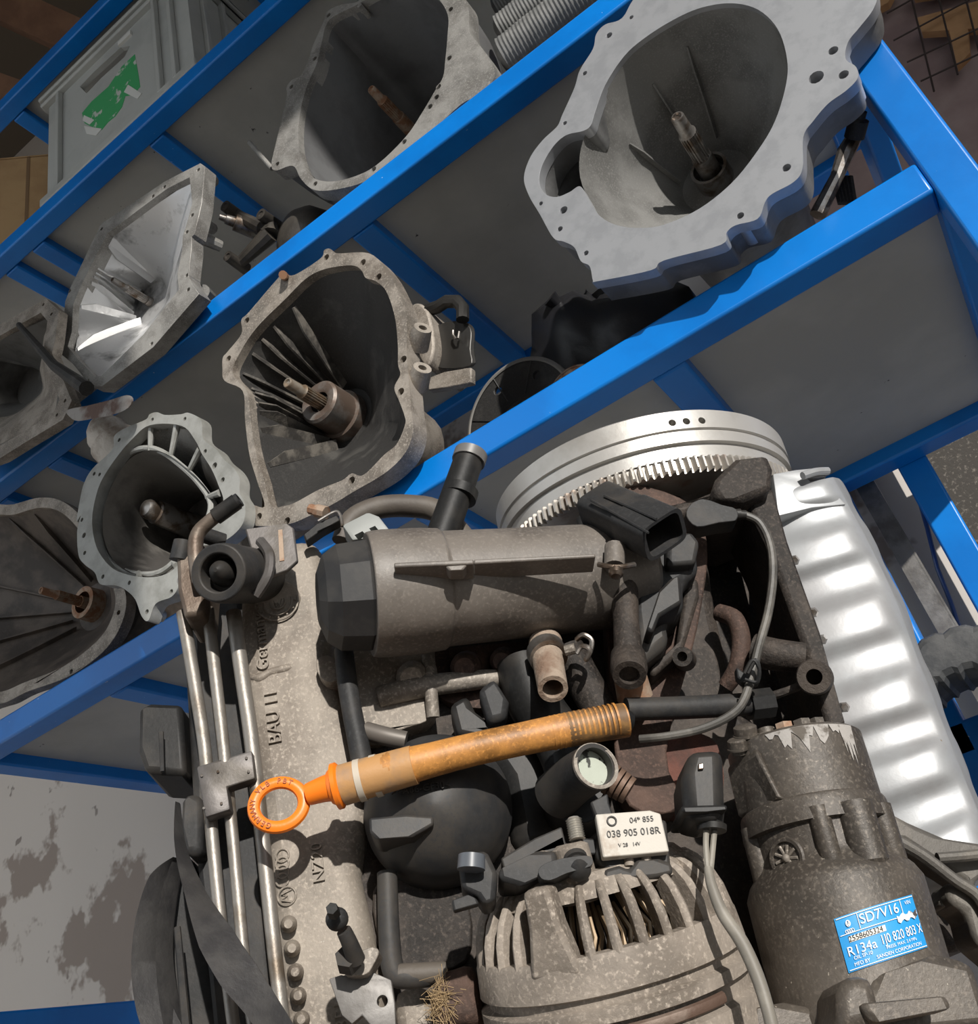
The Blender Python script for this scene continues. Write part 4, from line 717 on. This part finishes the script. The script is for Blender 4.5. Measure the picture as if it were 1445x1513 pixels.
# ---- ball stud bracket, hoses and nest low on the head
bb = slab('stud_bracket', [(486,1446),(505,1440),(545,1434),(560,1440),(578,1448),(583,1480),(585,1520),(560,1530),(535,1500),(520,1513),(505,1500)], .055, .008, mat('grey_paint_bracket', (.20, .19, .18), .5, .3, .15, 90, (.12, .11, .1), 24), bevel=.001)
bore(bb, 516, 1446, .03, .07, 5); bore(bb, 571, 1488, .03, .07, 8)
slab('stud_base', [(508,1420),(545,1400),(560,1405),(552,1425),(540,1440),(510,1440)], .066, .02, ALUD, bb, .004, 3)
vtube('ball_stud', [(526,1418,.075),(516,1392,.085),(508,1375,.09)], [14,12,11], GREYP, bb, n=16)
g = G().ball(F(498, 1358, .094), 17 * pxm(498, 1358, .094, 1), 20); g.build('ball_head', GREYP, bb); cyl('ball_socket', (494,1350,.105), (490,1342,.112), [(0, 10), (1, 9)], BLACK, par=bb, n=6)
cyl('stud_nut', (516,1424,.07), (512,1412,.078), [(0, 19), (1, 18)], GREYP, par=bb, n=6)
vtube('lower_hose', [(572,1290,.012),(575,1380,.016),(582,1435,.02),(605,1444,.022),(655,1440,.02)], [15,16,17,16,14], GREYP, n=16)
vtube('lower_hose', [(590,1440,.022),(660,1436,.024)], [15,15], mat('brown_rubber', (.10,.085,.07)), n=16)
slab('lower_casting', [(560,1300),(680,1310),(690,1420),(600,1430),(560,1390)], -.004, .05, IRON, bevel=.01, sm=4)
slab('lower_casting', [(580,1460),(640,1455),(650,1560),(590,1560)], .004, .04, DUSTY, bevel=.008)
g = G(); c = F(652, 1482, .03); sx2 = pxm(652, 1482, .03, 1)
for k in range(140):
    a, b = random.uniform(0, 6.28), random.uniform(-1, 1); q = c + (EX * random.gauss(0, 9) + EZ * random.gauss(0, 14) + EN * random.gauss(0, 4)) * sx2
    dr = (EX * random.gauss(0, 1) + EZ * random.gauss(.3, 1) + EN * random.gauss(0, .6)).normalized() * 16 * sx2; bd = EN * random.uniform(-4, 4) * sx2
    g.tube([q - dr, q + bd, q + dr], .45 * sx2, 3)
g.build('dry_grass_tuft', mat('dry_grass', (.34, .24, .13), .9), engine, kind='stuff')
# ---- dark parts on the far side of the head
slab('filler_cap', [(205,1048),(225,1038),(268,1040),(275,1145),(215,1142),(204,1110)], -.03, .06, BLACK, bevel=.006)
vtube('cap_edge', [(238,1082,-.022),(240,1140,-.022)], [4,3], GREYP, n=8)
slab('cover_flap', [(268,1182),(285,1170),(300,1180),(298,1262),(275,1265),(266,1230)], -.01, .03, GREYP, bevel=.006)
slab('timing_cover', [(255,1270),(280,1260),(330,1400),(360,1700),(205,1700),(240,1400)], -.04, .10, BLACK, bevel=.008)
vtube('edge_pipe', [(262,1370,-.01),(268,1440,-.01),(276,1530,-.01)], [5,6,7], GREYP, n=8)
# engine foot: block carried down to the trestle below the frame
slab('front_cover', [(420,1690),(1360,1690),(1380,1900),(420,1900)], -.02, .17, IRON, bevel=.01)
# ------------------------------------------------------------------ other things on and about the rack
# grey plastic crate with torn green label
CR = mat('grey_crate_plastic', (.42, .43, .41), .5, 0, .05, 40, (.36, .37, .355), 6)
yc = YF + .014; x0 = PY(70, 290, yc).x; x1 = PY(288, 94, yc).x; zt = PY(52, 168, yc).z; dc = .36
crate = empty('plastic_crate', ((x0 + x1) / 2, yc + dc / 2, ZA), 'grey plastic crate with a torn green label on the top shelf', 'crate')
g = G(); w = .012
for lo, hi in (((x0, yc + dc - w, ZA + .001), (x1, yc + dc, zt)), ((x0, yc + w, ZA + .001), (x0 + w, yc + dc - w, zt)), ((x1 - w, yc + w, ZA + .001), (x1, yc + dc - w, zt)), ((x0, yc, ZA + .001), (x1, yc + dc, ZA + w))): g.aabb(lo, hi)
slot = [PY(p[0], p[1], yc) for p in [(118,128),(140,105),(178,70),(192,68),(184,84),(150,115),(128,138)]]
g.plate([[V((x0, yc, ZA + .001)), V((x1, yc, ZA + .001)), V((x1, yc, zt)), V((x0, yc, zt))], slot], YAX * w)
sx0, sx1, sz0, sz1 = min(p.x for p in slot), max(p.x for p in slot), min(p.z for p in slot), max(p.z for p in slot)
g.aabb((sx0 - .01, yc + .035, sz0 - .01), (sx1 + .01, yc + .040, sz1 + .01)); g.build('crate_body', CR, crate)
for z0, z1, e in ((zt - .035, zt - .022, .016), (zt - .012, zt, .020), (ZA + .001, ZA + .028, .013)):
    g = G()
    for lo, hi in (((x0 - e, yc - e, z0), (x1 + e, yc, z1)), ((x0 - e, yc + dc, z0), (x1 + e, yc + dc + e, z1)), ((x0 - e, yc, z0), (x0, yc + dc, z1)), ((x1, yc, z0), (x1 + e, yc + dc, z1))): g.aabb(lo, hi)
    g.build('crate_rim', CR, crate, bevel=.004)
for u in (.10, .80, .90): xx = x0 + (x1 - x0) * u; G().aabb((xx - .006, yc - .014, ZA + .02), (xx + .006, yc, zt - .02)).build('crate_rib', CR, crate, bevel=.002)
for v in (.12, .3, .6): G().aabb((x1, yc + dc * v - .006, ZA + .02), (x1 + .014, yc + dc * v + .006, zt - .02)).build('crate_rib', CR, crate, bevel=.002)
GL = [(121,167),(135,150),(160,128),(180,98),(199,80),(204,108),(207,128),(197,140),(185,142),(180,158),(170,172),(160,180),(150,192),(135,187),(125,182)]
lab_ = G().plate([[PY(p[0], p[1], yc - .0008) for p in GL]], (0, .0016, 0)).build('green_label', mat('torn_green_label', (.05, .34, .12), .6, 0, .1, 50, (.5, .52, .48), 26, .58, .62), crate)
for q in ([(189,125),(209,138),(203,146),(183,136)], [(124,170),(139,177),(132,184),(122,178)], [(124,186),(136,188),(150,190),(142,200),(128,198)]): G().plate([[PY(p[0], p[1], yc - .0014) for p in q]], (0, .001, 0)).build('torn_paper', mat('torn_white', (.6, .6, .57), .8), lab_)
G().aabb((PY(177, 66, yc).x, yc - .006, PY(177, 66, yc).z - .012), (PY(196, 64, yc).x, yc, PY(177, 66, yc).z + .004)).build('label_clip', mat('torn_white', (.6, .6, .57)), crate)
# cardboard carton
CB = mat('brown_card', (.42, .27, .13), .8, 0, .1, 30, (.36, .22, .105), 8)
cc = PZ(28, 345, ZA); cc.z = ZA; cc.y = YF + .13; cc.x = PY(18, 330, YF + .05).x - .0
ct = empty('cardboard_box', cc, 'plain brown cardboard carton next to the grey crate', 'box')
ca, cbx = math.radians(38), .105; ux = V((math.cos(ca), math.sin(ca), 0)); uy = V((-math.sin(ca), math.cos(ca), 0)); zh = PY(12, 222, YF).z - ZA
G().box(cc + V((0, 0, zh / 2 + .0005)), ux * cbx, uy * cbx, V((0, 0, zh / 2))).build('carton', CB, ct, bevel=.002)
for s in (-1, 1): G().box(cc + ux * s * cbx * .5 + V((0, 0, zh + .004)), ux * cbx * .5, uy * cbx * 1.01, V((0, 0, .002)) + ux * .004 * s).build('flap', CB, ct)
G().box(cc - uy * (cbx + .0006) + V((0, 0, zh * .5)), ux * .004, uy * .0006, V((0, 0, zh * .5))).build('tape_seam', mat('card_seam', (.2, .12, .06), .8), ct)
# mount with three eyes between the two upper bells
ym = YF + .09; mt = empty('gearbox_mount', PY(390, 390, ym), 'small dark cast mount with three bolt eyes on the middle shelf', 'bracket')
DK = mat('oily_casting', (.09, .08, .068), .4, .35, .35, 70, (.05, .045, .04), 16)
G().lathe(PY(425, 345, ym - .01), (.25, 1, .1), [(0, .03), (.008, .05), (.03, .065), (.09, .07), (.10, .05)], 28).build('round_body', DK, mt, bevel=.003)
for (x, y, r) in ((332, 304, .012), (385, 316, .012), (336, 378, .011)):
    c = PY(x, y, ym - .03); G().lathe(c, YAX, [(.002, r * .5), (0, r * .55), (0, r), (.05, r * 1.15)], 16).build('bolt_eye', DK, mt)
    G().tube([c + YAX * .03, PY(400, 345, ym)], [.011, .018], 10).build('arm', DK, mt)
G().lathe(PY(324, 320, ym - .04), (.45, .85, -.2), [(0, .006), (.012, .007), (.013, .010), (.03, .011), (.031, .017), (.05, .018), (.08, .02)], 18).build('stub_shaft', STEEL, mt)
g = G().tube([PY(369, 211, YF + .026), PY(402, 249, YF + .026)], .0045, 10); g.ball(PY(369, 211, YF + .026), .0046, 10); g.build('bright_rod', ALU, t2)
zb_ = PY(425, 345, ym - .01); G().aabb((zb_.x - .045, ym + .005, ZB + .0005), (zb_.x + .045, ym + .07, zb_.z)).build('foot', DK, mt, bevel=.006)
# clutch discs and rusty ring behind the lowest front beam
def disc(name, label, cat, px, py, y, rpx, m, mrim, tilt, holes=6, ir=.3):
    c = PY(px, py, y); r = (c.z - ZC) / 2; c.z -= r; ax = V((tilt[0], -1, tilt[1])).normalized(); u = ax.orthogonal().normalized(); w = ax.cross(u)
    t = empty(name, (c.x, c.y, c.z - r), label, cat); ci = lambda rr, n, o=V(): [c + o + (u * math.cos(2 * math.pi * i / n) + w * math.sin(2 * math.pi * i / n)) * rr for i in range(n)]
    loops = [ci(r, 48), ci(r * ir, 24)] + [ci(r * .07, 10, (u * math.cos(k * 6.283 / holes) + w * math.sin(k * 6.283 / holes)) * r * .72) for k in range(holes)]
    G().plate(loops, -ax * .006).build('friction_face', m, t, bevel=.0008, seg=1)
    G().lathe(c - ax * .006, -ax, [(-.0075, r * .93), (-.0085, r * .955), (-.0075, r * .98), (-.006, r * 1.0), (.003, r * 1.0), (.004, r * .96)], 64, False, False).build('rim', mrim, t)
    G().lathe(c + ax * .012, -ax, [(0, r * .12), (0, r * .22), (.01, r * .3), (.018, r * .42)], 24, False, False).build('hub', STEEL, t)
    for k in range(8):
        a = k * .785 + .2; G().tube([c + ax * .0006 + (u * math.cos(a) + w * math.sin(a)) * r * .42, c + ax * .0006 + (u * math.cos(a) + w * math.sin(a)) * r * .97], .0012, 5).build('groove', m, t)
    return t
disc('clutch_disc', 'black clutch disc with pale rim leaning behind the lowest front beam', 'clutch disc', 745, 547, YF + .17, 112, SOOT, mat('pale_rim', (.30, .29, .27), .5, .4), (-.12, -.08))
disc('pressure_plate', 'rusty slotted ring lying by the black clutch disc', 'clutch plate', 838, 548, YF + .115, 112, RUST, RUST, (-.1, -.1), 9, .62)
# black bag of soft rubber
g = G(); bc = PY(872, 442, YF + .33); bh = (bc.z - ZC) / 2; bc.z = ZC + bh; rings = []
for j in range(17):
    th = math.pi * j / 16; rr = []
    for i in range(28):
        ph = 2 * math.pi * i / 28; k = 1 + .13 * math.sin(3 * ph + 2 * th) + .09 * math.sin(5 * th - 2 * ph) + .05 * math.sin(9 * ph + 4 * th)
        rr.append(bc + V((.15 * k * math.sin(th) * math.cos(ph), .12 * k * math.sin(th) * math.sin(ph), max(-bh, bh * .95 * k * math.cos(th)) )))
    rings.append(rr)
g.loft(rings); BAG = mat('black_sheet', (.012, .012, .014), .38, 0, .3, 14)
bag = g.build('rubbish_bag', BAG, None, smooth=60, label='crumpled black plastic bag on the shelf under the silver flanged gearbox', cat='bag')
g = G().tube([bc + V((-.02, -.06, .10)), bc + V((-.026, -.09, .125)), bc + V((-.034, -.11, .14))], [.02, .007, .014], 10); g.build('knot', BAG, bag)
# ribbed rubber hose folded double
yh = YF + .05; RB = mat('ribbed_rubber', (.10, .102, .10), .65, 0, .2, 90, (.16, .16, .155), 30)
hs = empty('ribbed_hose', PY(800, 60, yh + .04), 'grey ribbed rubber hose folded on the shelf above the silver flanged gearbox', 'hose')
for (a, b, yy, r) in (((742, 92), (900, -35), yh, .036), ((738, 55), (880, -60), yh + .035, .034), ((734, 20), (850, -70), yh + .07, .034)):
    A, B = PY(*a, yy), PY(*b, yy); B.z = A.z; n_ = 60; pts = [A + (B - A) * i / n_ for i in range(n_ + 1)]
    G().tube(pts, [r * (1 if i % 2 else .955) * min(1, .55 + i * .15) for i in range(n_ + 1)], 20).build('hose_run', RB, hs)
A, B = PY(742, 92, yh), PY(900, -35, yh); zl = (A.z - .036 - ZB) / 2
for k in (0, 1):
    pts = [V((A.x + (B.x - A.x) * i / 60, yh + .012 + k * .06, ZB + zl + .001)) for i in range(61)]
    G().tube(pts, [zl * (1.02 if i % 2 else .97) for i in range(61)], 16).build('hose_run', RB, hs)
# webbing strap round the head
def ribbon(name, pts, m, par, t=.0025):
    pp = spline([(p[0], p[1], p[2]) for p in pts], 6, False); ww = [V((p[3], p[4], 0)) for p in pts]; out = []; k = len(pp)
    for i, p in enumerate(pp):
        q = i / (k - 1) * (len(ww) - 1); j = min(int(q), len(ww) - 2); w = ww[j] + (ww[j + 1] - ww[j]) * (q - j); hw = math.hypot(w.x, w.y)
        a, b = F(p.x - w.x, p.y - w.y, p.z), F(p.x + w.x, p.y + w.y, p.z - .012); out.append([a, b, b - EN * t, a - EN * t])
    return G().loft(out, True, True, True).build(name, m, par, smooth=50)
STR = mat('black_webbing', (.03, .029, .03), .5, 0, .3, 160, (.05, .048, .047), 30)
strap = empty('lifting_strap', F(300, 1520, .05), 'black webbing strap slung across the steel pipes of the engine', 'strap')
ribbon('webbing', [(262,1185,.004,3,1),(266,1250,.026,8,0),(288,1320,.045,14,-6),(318,1385,.06,24,-14),(352,1440,.066,26,-16),(385,1485,.066,22,-14),(425,1545,.06,20,-12)], STR, strap)
ribbon('webbing_loop', [(262,1268,-.02,6,2),(235,1300,-.015,14,6),(220,1360,-.01,20,2),(216,1430,-.01,22,-2),(228,1490,-.01,26,-6),(250,1540,-.01,30,-6)], STR, strap)
ribbon('webbing_loop', [(262,1275,-.02,8,2),(248,1330,-.016,12,2),(242,1400,-.014,12,0),(248,1470,-.014,14,0),(262,1540,-.014,16,0)], STR, strap)
# things at the lit end: leaning angle irons, cable, tyre, wooden pallet, board
ya = YB + .03
ai = empty('angle_iron', (PY(1445, 1010, ya).x, ya, 0), 'grey steel angle iron standing against the wall behind the oil pan', 'steel bar')
A, B = PY(1288, 735, ya), PY(1452, 1020, ya); dd = (B - A); A2 = A - dd * .6; B2 = B + dd * ((B.z - .001) / max(.001, A.z - B.z)) if B.z > .001 else B
for hx, hy, o2 in ((V((.014, 0, 0)), V((0, .002, 0)), V()), (V((.002, 0, 0)), V((0, .014, 0)), V((.014, .012, 0)))):
    g = G().loft([[p + o2 - hx - hy, p + o2 + hx - hy, p + o2 + hx + hy, p + o2 - hx + hy] for p in (A2, B2)], True, True, True); g.build('leg', mat('dull_galvanised', (.26, .25, .235), .45, .6, .2, 60, (.16, .15, .14), 20), ai)
G().tube([PY(*a, ya + .02) for a in ((1358,738),(1370,780),(1385,840),(1405,890),(1425,950),(1440,1000))], .0035, 8).build('blue_cable', mat('blue_cable', (.05, .12, .34), .4), None, label='thin blue cable hanging beside the back post', cat='cable')
tyc = P(1470, 1100, 1.20); tr = .115; g = G(); rr = []
for i in range(96):
    a = 2 * math.pi * i / 96; e = V((math.cos(a), 0, math.sin(a))); k = 1.0 if i % 4 < 3 else .965
    rr.append([tyc + e * (tr * k + .035 * math.copysign(abs(math.cos(b)) ** .5, math.cos(b))) + V((0, .06 * math.copysign(abs(math.sin(b)) ** .6, math.sin(b)), 0)) for b in [2 * math.pi * q / 20 for q in range(20)]])
g.loft(rr + rr[:1]); tyre = g.build('tyre', mat('tyre_rubber', (.05, .052, .055), .6, 0, .3, 60, (.09, .09, .09), 20), None, smooth=20, label='small black tyre with blocky tread behind the oil pan', cat='tyre')
zE = tyc.z - tr - .0355
G().aabb((-.42, YF + .10, zE - .016), (XR - T, YB - T, zE)).build('deck_board', DECK, rack)
rbar('beam', (-.42, YB - T, zE - T), (XR - T, YB, zE)); rbar('crossbar', (XR - T, YF + T, zE - T), (XR - T + .03, YB, zE)); rbar('crossbar', (-.42 - .03, YF + .10, zE - T), (-.42, YB, zE)); rbar('beam', (-.42, YF + .07, zE - T), (XR - T, YF + .10, zE))
print('E', proj((XR - T, YF + .1, zE)), proj((-.42, YF + .1, zE)), proj((-.42, YB, zE)))
yp = YW + .17; PN = mat('pallet_wood', (.40, .22, .10), .8, 0, .2, 40, (.30, .16, .07), 9)
pal = empty('wooden_pallet', PY(1400, 70, yp), 'broken wooden pallet behind wire mesh at the lit end of the rack', 'pallet')
for q in ([(1355,26),(1470,-6),(1470,40),(1362,47)], [(1402,44),(1430,42),(1433,78),(1414,97)], [(1285,-20),(1330,-30),(1312,4),(1296,12)], [(1340,-25),(1470,-60),(1470,-25),(1350,-5)]): G().plate([[PY(a[0], a[1], yp) for a in q]], V((0, .02, 0))).build('board', PN, pal)
msh = empty('wire_mesh', PY(1370, 110, yp - .03), 'dark wire mesh in front of the broken wooden pallet', 'mesh')
for a, b in (((1345,-10),(1380,135)), ((1385,-10),(1415,110)), ((1425,-10),(1450,90)), ((1320,60),(1450,-10)), ((1340,92),(1450,40)), ((1360,120),(1450,78)), ((1310,20),(1400,-30))): G().tube([PY(*a, yp - .02), PY(*b, yp - .02)], .0022, 6).build('wire', mat('dark_wire', (.05, .035, .03), .6, .4), msh)
WD = mat('brown_timber', (.20, .105, .06), .8, 0, .2, 30, (.14, .07, .04), 6)
for k, (a, b, w) in enumerate((((-120, -50), (260, 125), 26), ((-160, 70), (60, 150), 16))):
    A, B = P(*a, 3.0), P(*b, 3.0); u = (B - A).normalized(); n_ = (c2w((0, 0, 1))).cross(u).normalized()
    G().box((A + B) / 2, (B - A) / 2, n_ * w * 3.0 / FPX, c2w((0, 0, 1)) * .03).build('trim_%d' % (k + 1), WD, None, kind='structure')
# what carries the engine, below the frame
zs = min(F(x, 1900, o).z for x in (420, 1380) for o in (-.02, -.19))
tb = empty('engine_trestle', (FDN.x, FDN.y, 0), 'low timber trestle carrying the engine', 'trestle')
q = [F(x, 1900, o) for x in (420, 1380) for o in (-.02, -.19)]; lo = V((min(p.x for p in q) - .03, min(p.y for p in q) - .02, 0)); hi = V((max(p.x for p in q) + .03, max(p.y for p in q) + .02, zs + .004))
G().aabb((lo.x, lo.y, zs - .04), hi).build('top_plank', PN, tb, bevel=.003)
for x in (lo.x, hi.x - .07):
    for y in (lo.y, hi.y - .07): G().aabb((x, y, 0), (x + .07, y + .07, zs - .038)).build('leg', PN, tb, bevel=.003)
print('trestle top', zs, lo, hi)
